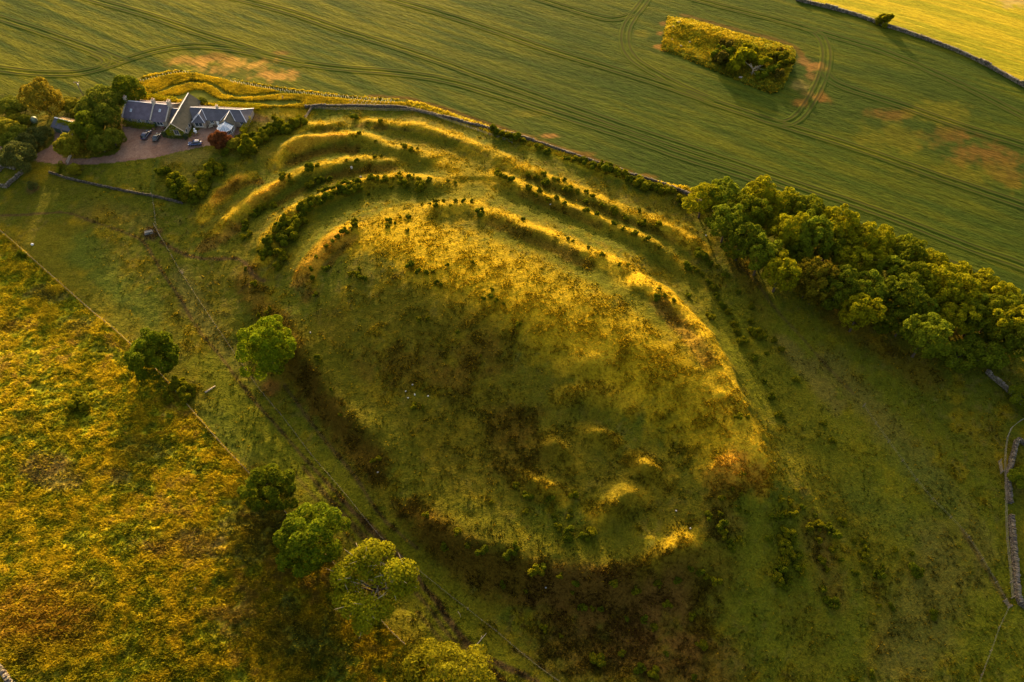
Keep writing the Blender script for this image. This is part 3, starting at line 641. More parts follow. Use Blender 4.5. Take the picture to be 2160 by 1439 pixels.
# ------------------------------------------------------------------ dry stone walls
_cube = np.array([(-1,-1,-1),(1,-1,-1),(1,1,-1),(-1,1,-1),(-1,-1,1),(1,-1,1),(1,1,1),(-1,1,1)], float)
_cf = np.array([(3,2,1,0),(4,5,6,7),(0,1,5,4),(1,2,6,5),(2,3,7,6),(3,0,4,7)])
def stone_wall(name, px, label, width=.8, height=1.1, stone=.38, tumble=.12, world_pts=None, tint=1.0):
    P = resample(px_line(px, Z_at, 0, 1) if world_pts is None else np.asarray(world_pts), stone)
    T = np.gradient(P, axis=0); T /= np.hypot(T[:, 0], T[:, 1])[:, None] + 1e-9; N = np.stack([-T[:, 1], T[:, 0]], -1)
    g0 = P[len(P)//2]; gz = float(Z_at(g0[0], g0[1]))
    root = empty(name, (g0[0], g0[1], gz), label, 'stone wall')
    ch = stone*.62; nc = max(int(height/ch), 2); V, Fq, K = [], [], []
    hh = height*(.8 + .4*vnoise(P[:, 0], P[:, 1], 6, 91))
    for k in range(nc+1):
        w = width*(1-.25*k/nc); top = (k == nc)
        for side in ((-.5, .5) if not top else (0,)):
            for i in range(len(P)):
                if (k+.5)*ch > hh[i] + .1: continue
                if rng.random() < .03: continue
                p = P[i] + T[i]*rng.normal(0, .06) + N[i]*(side*w*.52 + rng.normal(0, .05))
                z = float(Z_at(p[0], p[1])) + (k+.5)*ch + rng.normal(0, .02)
                s = np.array([stone*rng.uniform(.38, .58), (w*.5 if top else w*.27)*rng.uniform(.8, 1.15), ch*rng.uniform(.45, .62)*(1.35 if top else 1)])
                a = math.atan2(T[i, 1], T[i, 0]) + rng.normal(0, tumble); ca, sa = math.cos(a), math.sin(a)
                c = _cube*s*(1 + rng.normal(0, .10, (8, 3))); tl = rng.normal(0, .1)
                c[:, 2] += c[:, 0]*tl
                q = np.stack([c[:, 0]*ca-c[:, 1]*sa + p[0]-g0[0], c[:, 0]*sa+c[:, 1]*ca + p[1]-g0[1], c[:, 2]+z-gz], -1)
                K.append(np.repeat((np.array([.15,.128,.10])*tint*rng.uniform(.5, 1.5)*np.array([1, rng.uniform(.92, 1.02), rng.uniform(.75, 1.05)]))[None], 8, 0))
                Fq.append(_cf + len(V)*8); V.append(q)
    me = np_mesh('stones', np.concatenate(V), np.concatenate(Fq), M_STONECOL, False, np.concatenate(K))
    o = add('stones', me, root); o['kind'] = 'stuff'
    m = MB()                                                     # rubble heart, a little inside the faces
    for i in range(len(P)-1):
        a, b = P[i]-g0, P[i+1]-g0; za, zb = Z_at(*P[i])-gz, Z_at(*P[i+1])-gz; w = width*.36
        m.poly([(*(a+N[i]*w), za+hh[i]*.72), (*(a-N[i]*w), za+hh[i]*.72), (*(b-N[i+1]*w), zb+hh[i+1]*.72), (*(b+N[i+1]*w), zb+hh[i+1]*.72)])
        for s in (1, -1):
            q = [(*(a+N[i]*w*s), za-.2), (*(b+N[i+1]*w*s), zb-.2), (*(b+N[i+1]*w*s), zb+hh[i+1]*.72), (*(a+N[i]*w*s), za+hh[i]*.72)]
            m.poly(q if s < 0 else q[::-1])
    m.build('rubble_core', M_STONEGAP, root)
    return root
M_STONECOL = col_mat('stone_faces', 0, .9, .1)
stone_wall('dry_stone_wall', [(645,228),(680,225),(720,225),(800,227),(860,229),(910,241),(970,258),(1030,271),(1100,291),(1180,317),(1260,345),(1340,372),(1440,405),(1485,432),(1500,446)],
           'long dry stone wall between the hillfort and the grassy field verge', .6, .8, .42, tint=.75)
stone_wall('dry_stone_wall', FAR_WALL[1:-1][::-1] + [(2230,222)], 'grey stone wall between the green crop and the bright yellow field', .9, 1.2, .62)
stone_wall('dry_stone_wall', [(2080,786),(2107,810),(2140,838),(2185,880)], 'short curving stone wall emerging from the tree belt at the right edge', .8, 1.1, .38)
stone_wall('dry_stone_wall', [(2200,958),(2160,937),(2143,927),(2137,955),(2130,985),(2123,998),(2125,1030),(2128,1062)], 'upper stone wall at the right edge, bent above the gap', .9, 1.1, .27, tint=.72)
stone_wall('dry_stone_wall', [(2131,1090),(2134,1130),(2137,1165),(2141,1215),(2146,1270),(2160,1281),(2190,1300)], 'lower straight stone wall at the right edge, below the gap', .95, 1.15, .27, tint=.72)
stone_wall('dry_stone_wall', [(-25,1370),(0,1408),(24,1439),(50,1475)], 'stone wall clipping the lower left corner of the meadow', .9, 1.2, .34)
stone_wall('dry_stone_wall', [(105,365),(125,371),(140,377),(190,388),(240,399),(285,408),(322,414),(350,421),(385,430)], 'tumbled stone wall below the farm paddock', .55, .6, .34, .3, tint=.5)
stone_wall('pen_wall', [(-12,350),(6,351),(32,357)], 'stone wall along the top of the little corner pen', .7, 1.0, .42)
stone_wall('pen_wall', [(50,364),(33,379),(14,396)], 'slanting stone wall on the right of the little corner pen', .7, 1.0, .42)
stone_wall('pen_wall', [(14,396),(0,393),(-20,389)], 'stone wall along the bottom of the little corner pen', .7, 1.0, .42)
stone_wall('pen_wall', [(9,352),(-2,363),(-14,374)], 'short stone wall running off the left edge at the corner pen', .7, 1.0, .42)

# ------------------------------------------------------------------ fences of posts and wire
def post_mesh(h, r):
    m = MB(); m.tube([(0,0,-.3),(0,0,h*.5),(.01,0,h-.03),(.012,0,h)], [r, r*.97, r*.93, r*.6], 7); return m.mesh('post', M_POST)
POST = post_mesh(1.15, .06); STRAINER = post_mesh(1.5, .11)
def fence(px, label, spacing=3.6, wires=(.3,.62,.95), r=.012, sm=1):
    P = resample(px_line(px, Z_at, 0, sm), spacing); g0 = P[len(P)//2]; gz = float(Z_at(*g0))
    root = empty('wire_fence', (g0[0], g0[1], gz), label, 'fence')
    zz = Z_at(P[:, 0], P[:, 1])
    for i, p in enumerate(P):
        o = add('post', STRAINER if i in (0, len(P)-1) or i % 14 == 0 else POST, root, (p[0]-g0[0], p[1]-g0[1], zz[i]-gz), rng.uniform(0, 6))
        o.rotation_euler[0] = rng.normal(0, .05); o.rotation_euler[1] = rng.normal(0, .05)
    for w in wires:
        m = MB()
        for i in range(len(P)-1): m.bar((P[i,0]-g0[0], P[i,1]-g0[1], zz[i]-gz+w), (P[i+1,0]-g0[0], P[i+1,1]-g0[1], zz[i+1]-gz+w), r*2)
        m.build('wire', M_WIRE, root)
    return P
F1 = fence(FENCE1[2:-1], 'long wire fence along the edge of the golden meadow', 3.6, r=.010)
FENCE2 = [(322,414),(328,450),(330,484),(347,513),(377,567),(400,603),(450,680),(500,753),(550,827),(600,883),(653,957),(720,1033),(770,1095),(810,1143),(850,1178),(887,1207),(940,1250),(987,1287),(1053,1337),(1110,1388),(1170,1433),(1240,1480)]
F2 = fence(FENCE2, 'long wire fence along the foot of the hillfort beside the wheel track', 3.6, (.5,.9), .006)
F3 = fence([(2167,880),(2125,905),(2118,950),(2117,985),(2119,1020),(2119,1060),(2120,1100),(2123,1150),(2128,1200),(2133,1262)], 'post fence standing close beside the right hand stone walls', 3.0)
F4 = fence([(1820,858),(1880,945),(1950,1040),(2000,1090),(2036,1125),(2076,1192),(2105,1240),(2126,1281)], 'wire fence coming down the right slope to the corner stile', 4.2, (.5,.9), .006)
F5 = fence([(2126,1281),(2114,1297),(2085,1380),(2067,1427),(2050,1475)], 'wire fence leaving the corner stile towards the bottom edge', 4.2, (.5,.9), .006)
F6 = fence([(658,231),(700,232),(760,233),(830,234),(886,236),(950,258),(1030,285),(1080,302)], 'wire fence just below the long stone wall', 3.8)

def gate(a, b, label, name='field_gate', h=1.15, rails=5, mat=None, posts=True):
    pa, pb = hit1(*a), hit1(*b); mid = (pa+pb)/2; d = pb-pa
    root = empty(name, mid, label, 'gate'); mat = mat or M_POST
    la, lb = pa-mid, pb-mid
    for k in range(rails):
        z = .15 + (h-.2)*k/(rails-1); m = MB(); m.bar(la+Vector((0,0,z)), lb+Vector((0,0,z)), .05, .10); m.build('rail', mat, root)
    for t in (.04, .5, .96):
        m = MB(); q = la.lerp(lb, t); m.bar(q+Vector((0,0,.08)), q+Vector((0,0,h+.02)), .09, .06); m.build('upright', mat, root)
    m = MB(); m.bar(la+Vector((0,0,.12)), lb+Vector((0,0,h-.05)), .045, .08); m.build('brace', mat, root)
    if posts:
        for q in (la, lb): add('gate_post', STRAINER, root, q + d.normalized()*(.15 if q is lb else -.15))
    return root
M_GREYGATE = solid('galvanised_gate', (.42,.42,.42), .5, .4, .5, 6, .15)
gate((151,330), (143,347), 'grey barred gate standing across the drive', mat=M_GREYGATE)
gate((657,232), (645,251), 'pale wooden gate at the left end of the long stone wall')
gate((328,480), (338,500), 'pale hurdle gate in the fence beside the water trough')
gate((2106,976), (2110,998), 'small wooden hurdle beside the upper right hand wall', rails=4)
gate((2117,1270), (2126,1281), 'small corner gate where the right slope fences meet', rails=4)

# ------------------------------------------------------------------ foliage meshes
def leaf_cards(pos, nrm, size, r, long=1.0):
    n = len(pos); up = np.array([0, 0, 1.0])
    a = np.cross(nrm, r.normal(0, 1, (n, 3))); a /= np.linalg.norm(a, axis=1)[:, None] + 1e-9
    b = np.cross(nrm, a); s = (size*r.uniform(.6, 1.35, n))[:, None]
    V = np.stack([pos - a*s*.5, pos - b*s*.42*long + nrm*s*.08, pos + a*s*.5, pos + b*s*.42*long - nrm*s*.06], 1)
    return V.reshape(-1, 3), np.arange(n*4).reshape(n, 4)
def crown_mesh(name, seed, R, Rz, zc, nl, leaf, per, base, alt, lr=(.26, .40), low=-.55, lean=(0, 0), q=.78, sq=1.0, mixv=.4, loose=.16):
    r = np.random.default_rng(seed); lobes = []
    while len(lobes) < nl:
        d = r.normal(0, 1, 3); d /= np.linalg.norm(d)
        if d[2] < low: continue
        an = math.atan2(d[1], d[0]); wob = 1 + .13*math.sin(2*an+seed) + .10*math.sin(3*an+seed*1.7) + .08*math.sin(5*an+seed*.6+d[2]*2)
        k = wob*q*r.uniform(.80, 1.08) if len(lobes) > nl*.18 else q*r.uniform(.2, .7)
        c = np.array([d[0]*R*k + lean[0]*d[2], d[1]*R*k*sq + lean[1]*d[2], zc + d[2]*Rz*k]); l = R*r.uniform(*lr)
        lobes.append((c, l, d, r.uniform(.78, 1.22)))
    Ps, Ns, Cs = [], [], []
    for c, l, d, tone in lobes:
        n = int(2.6*per*(l/(R*.33))**2)
        u = r.normal(0, 1, (n, 3)); u /= np.linalg.norm(u, axis=1)[:, None]
        u = u + .55*d + np.array([0, 0, .2]); u /= np.linalg.norm(u, axis=1)[:, None]
        p = c + u*l*r.uniform(1-loose, 1.06, n)[:, None]*np.array([1, 1, .9])
        keep = np.ones(n, bool)
        for c2, l2, _, _ in lobes:
            if c2 is c: continue
            keep &= ((p-c2)**2).sum(1) > (l2*.72)**2
        p, u = p[keep], u[keep]
        nn = u + r.normal(0, .62, u.shape); nn /= np.linalg.norm(nn, axis=1)[:, None]
        t = r.random(len(p))[:, None]**1.4; col = np.asarray(base)*(1-t*mixv) + np.asarray(alt)*t*mixv
        Ps.append(p); Ns.append(nn); Cs.append(col*tone*r.uniform(.75, 1.25, (len(p), 1)))
    P = np.concatenate(Ps); V, Fq = leaf_cards(P, np.concatenate(Ns), leaf*1.05, r)
    V[:, 2] = np.maximum(V[:, 2], .03)
    return np_mesh(name, V, Fq, M_LEAF, False, np.repeat(np.concatenate(Cs), 4, 0)), lobes
def trunk_mesh(seed, H, zc, R, lobes, mat, r0, nb=9):
    r = np.random.default_rng(seed+99); m = MB()
    m.tube([(0,0,-.4),(0,0,.3),(r.normal(0,.1),r.normal(0,.1),zc*.55),(r.normal(0,.25),r.normal(0,.25),zc)], [r0*1.5, r0*1.1, r0*.85, r0*.5], 8)
    for c, l, d, _ in lobes[:nb]:
        s = Vector((0, 0, zc*r.uniform(.35, .7))); e = Vector(c); mid = s.lerp(e, .5) + Vector((0, 0, .1*R))
        m.tube([s, mid, e], [r0*.5, r0*.32, r0*.1], 5)
    return m.mesh('trunk', mat, True)
LG = np.array([.175,.178,.004]); LD = np.array([.085,.106,.005]); LY = np.array([.42,.33,.004])
def tree_kind(seed, R, Rz, zc, nl=46, leaf=.5, per=120, base=LG, alt=LY, r0=.35, bark=None, **k):
    cm, lobes = crown_mesh('crown', seed, R, Rz, zc, nl, leaf, per, base, alt, **k)
    return cm, trunk_mesh(seed, zc+Rz, zc, R, lobes, bark or M_BARK, r0), R, zc
def place_tree(kind, u, v, R, label, group=None, name='broadleaf_tree', cat='tree', zs=1.0, ground_shift=0):
    cm, tm, R0, zc = kind; s = R/R0
    z = hit1(u, v, zc*s*zs)
    gz = float(Z_at(z.x, z.y))
    root = empty(name, (z.x, z.y, gz), label, cat, group, rng.uniform(0, 6.28))
    root.scale = (s, s, s*zs)
    add('crown', cm, root); add('trunk', tm, root)
    return root
def mpp(v, z=-3):                                   # metres per pixel at a picture height
    b = (v-CY)/F; return (CAM_H - z)/(SP + b*CP)/F

# lone trees along the meadow fence and the foot of the fort
T_bright = tree_kind(1, 6.6, 7.4, 9.4, 110, .46, 170, np.array([.125,.170,.004]), np.array([.32,.31,.004]), .42, lr=(.16,.27), q=.84, low=-.85)
place_tree(T_bright, 561, 733, 6.7, 'tall bright green tree at the foot of the fort bank, brightest of the lone trees')
T_dark = tree_kind(2, 5.4, 5.4, 6.4, 70, .44, 180, np.array([.078,.112,.004]), np.array([.22,.20,.004]), .35, lr=(.18,.30), low=-.85, q=.82)
place_tree(T_dark, 321, 749, 5.9, 'dark rounded tree on the meadow fence casting a long shadow, leftmost lone tree')
T_dark2 = tree_kind(3, 5.4, 6.0, 6.8, 70, .46, 170, np.array([.072,.098,.004]), np.array([.24,.21,.004]), .35, lr=(.15,.30), loose=.25, low=-.85, q=.86)
place_tree(T_dark2, 570, 1032, 5.6, 'dark ragged tree on the meadow fence, uppermost of the lower tree row')
T_round = tree_kind(4, 6.8, 7.2, 7.8, 84, .48, 180, np.array([.080,.118,.004]), np.array([.25,.23,.004]), .42, lr=(.17,.30), low=-.85, q=.84)
place_tree(T_round, 656, 1137, 6.9, 'large rounded tree with a dark lower half, second of the lower tree row')
# the open ash: separate leafy boughs with bare pale twigs between
r_ = np.random.default_rng(44); lob = []
for (x, y, z, l) in ((-.5,4.6,11.2,2.7),(-2.6,3.6,10.0,2.5),(1.8,5.4,10.2,1.9),(-5.2,1.6,9.0,2.4),(-4.0,.2,8.0,2.0),(3.6,1.8,10.4,2.3),(5.6,2.0,9.2,2.4),(6.4,.2,8.0,1.7),(4.2,-.6,7.8,2.0),(-2.8,-3.0,8.2,2.7),(-.2,-3.8,7.6,2.8),(2.0,-3.6,7.4,2.1),(-4.6,-1.8,7.2,2.3),(-1.2,-5.6,5.8,2.1),(.8,1.4,8.6,1.9),(-1.2,2.0,9.6,1.9)):
    lob.append((np.array([x, y, z]), l, np.array([x/8, y/8, .6]), r_.uniform(.85, 1.15)))
Pq, Nq, Cq = [], [], []
for c, l, d, tone in lob:
    n = int(330*l*l/2); u = r_.normal(0, 1, (n, 3)); u /= np.linalg.norm(u, axis=1)[:, None]; u = u + np.array([0, 0, .35]) + .4*d; u /= np.linalg.norm(u, axis=1)[:, None]
    p = c + u*l*r_.uniform(.62, 1.1, n)[:, None]*np.array([1, 1, .75]); nn = u + r_.normal(0, .5, u.shape); nn /= np.linalg.norm(nn, axis=1)[:, None]
    Pq.append(p); Nq.append(nn); t = r_.random((n, 1)); Cq.append((np.array([.17,.18,.005])*(1-.5*t)+np.array([.38,.31,.006])*.5*t)*tone)
Vq, Fq = leaf_cards(np.concatenate(Pq), np.concatenate(Nq), .42, r_)
ash_crown = np_mesh('crown', Vq, Fq, M_LEAF, False, np.repeat(np.concatenate(Cq), 4, 0))
m = MB(); m.tube([(0,0,-.4),(0,0,.4),(.1,.1,4.2),(-.1,.4,7.6)], [.55,.42,.34,.2], 8)
mt = MB()
for c, l, d, _ in lob:
    s = Vector((0, .1, r_.uniform(3.2, 6.2))); e = Vector(c); mid = s.lerp(e, .5)+Vector((0, 0, .9)); m.tube([s, mid, e], [.2,.13,.05], 6)
    for k in range(7):
        dd = Vector(r_.normal(0, 1, 3)); dd.z = abs(dd.z)*.9 + .25; dd.normalize()
        st = mid.lerp(e, r_.uniform(.3, 1)); t1 = st + dd*l*.6; t2 = t1 + (dd + Vector(r_.normal(0, .5, 3)))*l*.6
        mt.tube([st, t1, t2], [.06,.045,.02], 4)
p = hit1(787, 1238, 8.2); ash = empty('ash_tree', (p.x, p.y, float(Z_at(p.x, p.y))), 'yellow green ash with bare pale branches showing through its open crown', 'tree')
ash.scale = (1.14, 1.14, 1.06); add('crown', ash_crown, ash); m.build('trunk', M_BARK, ash, True); mt.build('bare_branches', M_PALEBARK, ash, True)
T_yel = tree_kind(5, 7.6, 6.4, 6.6, 110, .44, 120, np.array([.14,.135,.005]), np.array([.30,.23,.005]), .42, lr=(.15,.23), q=.86)
place_tree(T_yel, 950, 1432, 7.6, 'yellow green dense tree cut by the bottom edge')
T_loose = tree_kind(6, 4.6, 4.8, 5.4, 34, .42, 90, np.array([.12,.11,.005]), np.array([.24,.18,.005]), .25, lr=(.18,.32), loose=.32)
place_tree(T_loose, 862, 1410, 4.6, 'thin yellowish tree on the fence beside the dense bottom tree')

# woodland belt above the right slope
WK = [tree_kind(20+i, 5.4, 5.2, 7.6, 110, .50, 96, b, a, .32, lr=(.12,.24), q=.86) for i, (b, a) in enumerate(
      [(LG*.95, LY), (LG*1.15, LY*1.15), (np.array([.10,.12,.004]), np.array([.24,.22,.004])), (LD*1.5, LG*1.2), (LD*1.1, LG*1.1), (np.array([.15,.125,.005]), np.array([.2,.14,.008]))])]
place_tree(WK[3], 1528, 418, 5.4, 'dark green rounded tree beside the yellow green one at the upper left belt end', zs=.9)
place_tree(WK[1], 1484, 422, 5.2, 'yellow green tree at the upper left belt end, beside the long stone wall', zs=.9)
BELT = {'field side': [(1598,428),(1650,446),(1690,462),(1737,482),(1772,490),(1817,520),(1858,524),(1917,552),(1964,576),(2015,596),(2068,616),(2108,642),(2146,672)],
        'middle': [(1580,466),(1622,486),(1671,506),(1712,512),(1749,536),(1795,556),(1850,560),(1886,586),(1930,606),(1974,618),(2018,630),(2050,656),(2100,676),(2134,700)],
        'fort side': [(1535,482),(1566,520),(1606,552),(1648,588),(1684,556),(1726,604),(1773,622),(1837,628),(1815,674),(1902,640),(1940,664),(1906,696),(1957,722),(2016,678),(2058,690)]}
ORD = ['first','second','third','fourth','fifth','sixth','seventh','eighth','ninth','tenth','eleventh','twelfth','thirteenth','fourteenth','fifteenth','sixteenth','seventeenth','eighteenth','nineteenth','twentieth']
for row, pts in BELT.items():
    for i, (u, v) in enumerate(pts):
        kk = {'field side': [0,1,2,0,1], 'middle': [2,0,1,3], 'fort side': [3,4,3,0,4]}[row]; kd = WK[kk[i % len(kk)]]
        if (u, v) == (1726,604): kd = WK[5]
        place_tree(kd, u, v-14, rng.uniform(4.1, 5.6), f'{ORD[i]} tree from the left along the {row} row of the woodland belt', 'trees of the woodland belt', zs=rng.uniform(.84, 1.2))
T_scrub = tree_kind(30, 5.0, 3.0, 3.4, 40, .45, 100, LD*1.3, LG, .25, lr=(.2,.34))
place_tree(T_scrub, 2078, 742, 5.4, 'low spreading tree with a bare bleached limb at the lower right end of the belt')
place_tree(T_scrub, 2020, 752, 4.4, 'low dark scrub tree under the lower edge of the belt')
place_tree(WK[4], 2144, 716, 5.4, 'dark blue green tree at the right edge, last of the belt')
place_tree(T_scrub, 2158, 838, 3.4, 'dark green tree behind the short curving wall at the right edge', name='broadleaf_tree')
place_tree(T_scrub, 2150, 1008, 2.6, 'rounded dark shrub behind the upper right hand wall', name='shrub', cat='shrub')
# undergrowth along the front of the belt
for i, (u, v, r) in enumerate(((1700,612,2.2),(1712,630,1.6),(1748,640,2.4),(1860,690,2.2),(1985,742,2.4),(1548,536,1.8))):
    place_tree(WK[5] if i in (0, 1) else T_scrub, u, v, r, ['orange tinged sapling at the front of the belt, nearest its middle','smaller orange tinged sapling below the other','dark bush at the foot of the belt beside the orange saplings','dark bush under the deepest gap of the belt','dark bush at the low right corner of the belt','dark bush under the upper left trees of the belt'][i], name='undergrowth_bush', cat='bush')

# trees around the farmyard
YA = tree_kind(40, 5.6, 4.6, 5.4, 52, .46, 90, np.array([0.184,0.144,0.010]), np.array([0.320,0.208,0.011]), .3, loose=.3)
YB = tree_kind(41, 4.6, 4.6, 6.0, 46, .46, 100, LD*1.1, LG*.8, .3)
YC = tree_kind(42, 5.6, 5.0, 6.0, 54, .46, 100, np.array([0.112,0.131,0.010]), np.array([0.208,0.192,0.010]), .3)
YE = tree_kind(43, 3.6, 3.2, 3.6, 44, .38, 100, np.array([0.192,0.176,0.010]), np.array([0.304,0.240,0.010]), .2, loose=.28)
YG = tree_kind(44, 4.6, 3.6, 4.4, 44, .4, 100, np.array([0.083,0.096,0.019]), np.array([0.144,0.144,0.032]), .25, loose=.28)
YR = tree_kind(45, 3.2, 2.7, 2.9, 44, .36, 110, np.array([0.136,0.048,0.016]), np.array([0.240,0.088,0.019]), .2, lr=(.2,.34))
place_tree(YA, 88, 208, 6.0, 'orange tinged spreading tree left of the power pole')
place_tree(YB, 268, 190, 4.6, 'dark tree behind the left chimney of the farmhouse')
place_tree(YC, 224, 214, 5.2, 'broad green tree left of the farmhouse, next to the pole')
place_tree(YC, 226, 248, 4.4, 'green tree pressed against the left gable of the farmhouse')
place_tree(YC, 190, 232, 4.2, 'yellow green tree between the shed and the power pole')
place_tree(YB, 184, 266, 4.4, 'dark tree just right of the shed')
place_tree(YE, 146, 306, 3.8, 'rounded yellow green tree between the shed and the drive')
place_tree(YC, 212, 303, 3.6, 'green bushy tree on the left side of the parking yard, front one', zs=.8)
place_tree(YC, 236, 290, 3.6, 'green bushy tree on the left side of the parking yard, rear one', zs=.8)
place_tree(YG, 36, 332, 5.0, 'grey green spreading tree above the little corner pen')
place_tree(YR, 461, 296, 3.2, 'copper red rounded shrub beside the conservatory', name='copper_shrub', cat='shrub')
for u, v, r, k, z, lab in ((18,222,3.6,YC,.6,'clipped green bushes at the left edge above the garden'),(48,222,3.2,YC,.6,'green bushes left of the orange tinged tree'),
        (12,272,4.2,YE,.75,'yellow green bush mass at the left edge'),(36,284,3.8,YC,.7,'green bush mass above the left end of the drive'),(66,298,3.8,YG,.7,'grey green bushes on the inside bend of the drive'),
        (84,282,3.4,YG,.7,'grey green bush below the shed and the green tank'),(24,296,3.6,YC,.7,'dark green bushes beside the left end of the drive'),(26,238,2.0,YE,.7,'small yellow shrub in the left garden'),
        (52,252,2.0,YC,.7,'low green shrub left of the tank'),(30,250,2.2,YE,.6,'yellowish shrub at the left garden border'),(150,222,3.2,YE,.6,'yellow green thicket behind the shed'),(172,236,2.8,YE,.6,'yellow green bush right of the thicket behind the shed'),
        (157,356,2.0,YE,.75,'bright yellow bush below the grey drive gate'),(69,392,1.5,YG,.9,'small half bare shrub in a ring of bare soil'),(425,214,1.7,YC,.9,'rounded green shrub behind the cross wing'),
        (492,303,2.0,YE,.8,'yellow green bush right of the copper shrub'),(62,318,2.4,YG,.7,'grey green bush at the bend of the drive')):
    place_tree(k, u, v, r, lab, name='garden_shrub', cat='shrub', zs=z)
# ------------------------------------------------------------------ clipped hedges
def hedge(px, w, h, label, base, alt, leaf=.26, name='clipped_hedge'):
    P = resample(px_line(px, Z_at, 0, 1), .5); r = np.random.default_rng(len(label))
    T = np.gradient(P, axis=0); T /= np.hypot(T[:, 0], T[:, 1])[:, None]+1e-9; N = np.stack([-T[:, 1], T[:, 0]], -1)
    L = len(P)*.5; n = int(L*(2*h+w)*34); i = r.integers(0, len(P)-1, n); f = r.random(n)
    base_p = P[i]*(1-f[:, None]) + P[i+1]*f[:, None]; t = r.uniform(-(h+w/2), h+w/2, n)
    side = np.abs(t) > w/2; sgn = np.sign(t)
    wob = 1 + .25*(vnoise(base_p[:, 0], base_p[:, 1], 1.6, 7)-.5)
    y = np.where(side, sgn*w/2, t)*wob + r.normal(0, .05, n); z = np.where(side, h-(np.abs(t)-w/2), h)*wob + r.normal(0, .05, n)
    pos = np.c_[base_p + N[i]*y[:, None], Z_at(base_p[:, 0], base_p[:, 1]) + np.maximum(z, .05)]
    nr = np.where(side[:, None], np.c_[N[i]*sgn[:, None], np.full(n, .25)], np.array([0, 0, 1.0])) + r.normal(0, .4, (n, 3)); nr /= np.linalg.norm(nr, axis=1)[:, None]
    g = pos.mean(0); g[2] = Z_at(g[0], g[1]); V, Fq = leaf_cards(pos-g, nr, leaf, r)
    t = r.random((n, 1)); c = (np.asarray(base)*(1-t)+np.asarray(alt)*t)*r.uniform(.8, 1.2, (n, 1))
    o = add(name, np_mesh(name, V, Fq, M_LEAF, False, np.repeat(c, 4, 0)), None, tuple(g)); tag(o, label, 'hedge')
hedge([(297,206),(330,208),(352,212),(374,214)], 1.1, 1.5, 'clipped hedge behind the left part of the farmhouse', LG*.9, LY*.9)
hedge([(452,226),(490,227),(530,229),(553,230)], 1.5, 1.7, 'clipped hedge behind the right part of the farmhouse', LG*.9, LY*.8)
hedge([(528,257),(520,270),(512,288)], 1.3, 2.0, 'tall narrow hedge at the right end of the farmhouse terrace', LG*1.1, LY, name='garden_hedge')
hedge([(262,264),(285,268),(310,271),(330,272)], 1.1, 1.5, 'climbing shrubs planted along the front of the left house wing', LD*1.2, LG*.9, .3, 'wall_planting')
hedge([(352,288),(366,291),(386,292)], 1.2, .8, 'flower border in front of the cross wing gable', LD*1.3, np.array([.10,.09,.06]), .3, 'flower_border')
hedge([(396,262),(392,275),(390,284)], 1.3, 1.3, 'leafy planting along the right side of the cross wing', LD*1.2, LG*.8, .3, 'wall_planting')
hedge([(131,345),(126,358),(122,370)], .8, 1.0, 'short dark hedge running down from the grey drive gate', LD*1.2, LG*.6, .3, 'garden_hedge')

# ------------------------------------------------------------------ gorse and scrub
GD = np.array([.090,.104,.004]); GM = np.array([.120,.130,.004]); GY_ = np.array([.28,.20,.004])
def bush_mesh(seed, base, alt, sq=1.0, nl=9, leaf=.30, per=62, h=.75):
    me, _ = crown_mesh('gorse_bush', seed, 1.0, h, h*.62, nl, leaf, per, base, alt, lr=(.22, .55), low=-.2, q=.88, sq=sq, loose=.35, mixv=.5); return me
GORSE = [bush_mesh(100+i, b, a, s) for i, (b, a, s) in enumerate([(GD, GY_, .8), (GD, GY_, 1.1), (GM, GY_, .9), (GM, GY_, .7), (GD*.9, GM, 1.0), (GD*1.1, GM, .8), (GM, GY_*1.1, 1.0), (GD, GM*1.4, .75)])]
count = [0]
def bush(u, v, d, label, group=None, name='gorse_bush', cat='gorse bush', kinds=None, zs=None):
    p = hit1(u, v + d*.22); R = max(d*.5*mpp(v)*rng.uniform(.85, 1.35), .35)
    o = add(name, (kinds or GORSE)[int(rng.integers(0, len(kinds or GORSE)))], None, p - Vector((0, 0, .05*R)), rng.uniform(0, 6.28))
    o.scale = (R*rng.uniform(.9, 1.15), R*rng.uniform(.9, 1.1), R*(zs or rng.uniform(.85, 1.2)))
    tag(o, label, cat, group); count[0] += 1; return o
def cluster(where, pts, group=None, shared=None, kinds=None, name='gorse_bush', cat='gorse bush', jit=0):
    """pts (u, v, diameter px): one label each by order along the row, or one shared label for a thicket nobody can count off"""
    pts = sorted(pts)
    for i, (u, v, d) in enumerate(pts):
        size = 'small' if d < 10 else ('large' if d > 18 else 'medium')
        lab = shared or (f'{size} {cat} {where}' if len(pts) == 1 else f'{size} {cat} {where}, {ORD[i] if i < 12 else ("last" if i == len(pts)-1 else ORD[min(len(pts)-1-i, 19)] + " from right")}{" from left" if i < 12 else ""}')
        bush(u, v, d, lab, group or f'{cat}es {where}', name, cat, kinds)
rz_ = np.random.default_rng(3)
def band(pts, n, spread, dmin, dmax):
    P = np.array(pts, float); L = np.r_[0, np.cumsum(np.hypot(*np.diff(P, axis=0).T))]; out = []
    t = np.linspace(.02, .98, n)*L[-1] + rz_.normal(0, L[-1]/n*.25, n)
    for q in np.clip(t, 0, L[-1]):
        out.append((float(np.interp(q, L, P[:, 0]) + rz_.normal(0, spread*.5)), float(np.interp(q, L, P[:, 1]) + rz_.normal(0, spread)), float(rz_.uniform(dmin, dmax))))
    return out
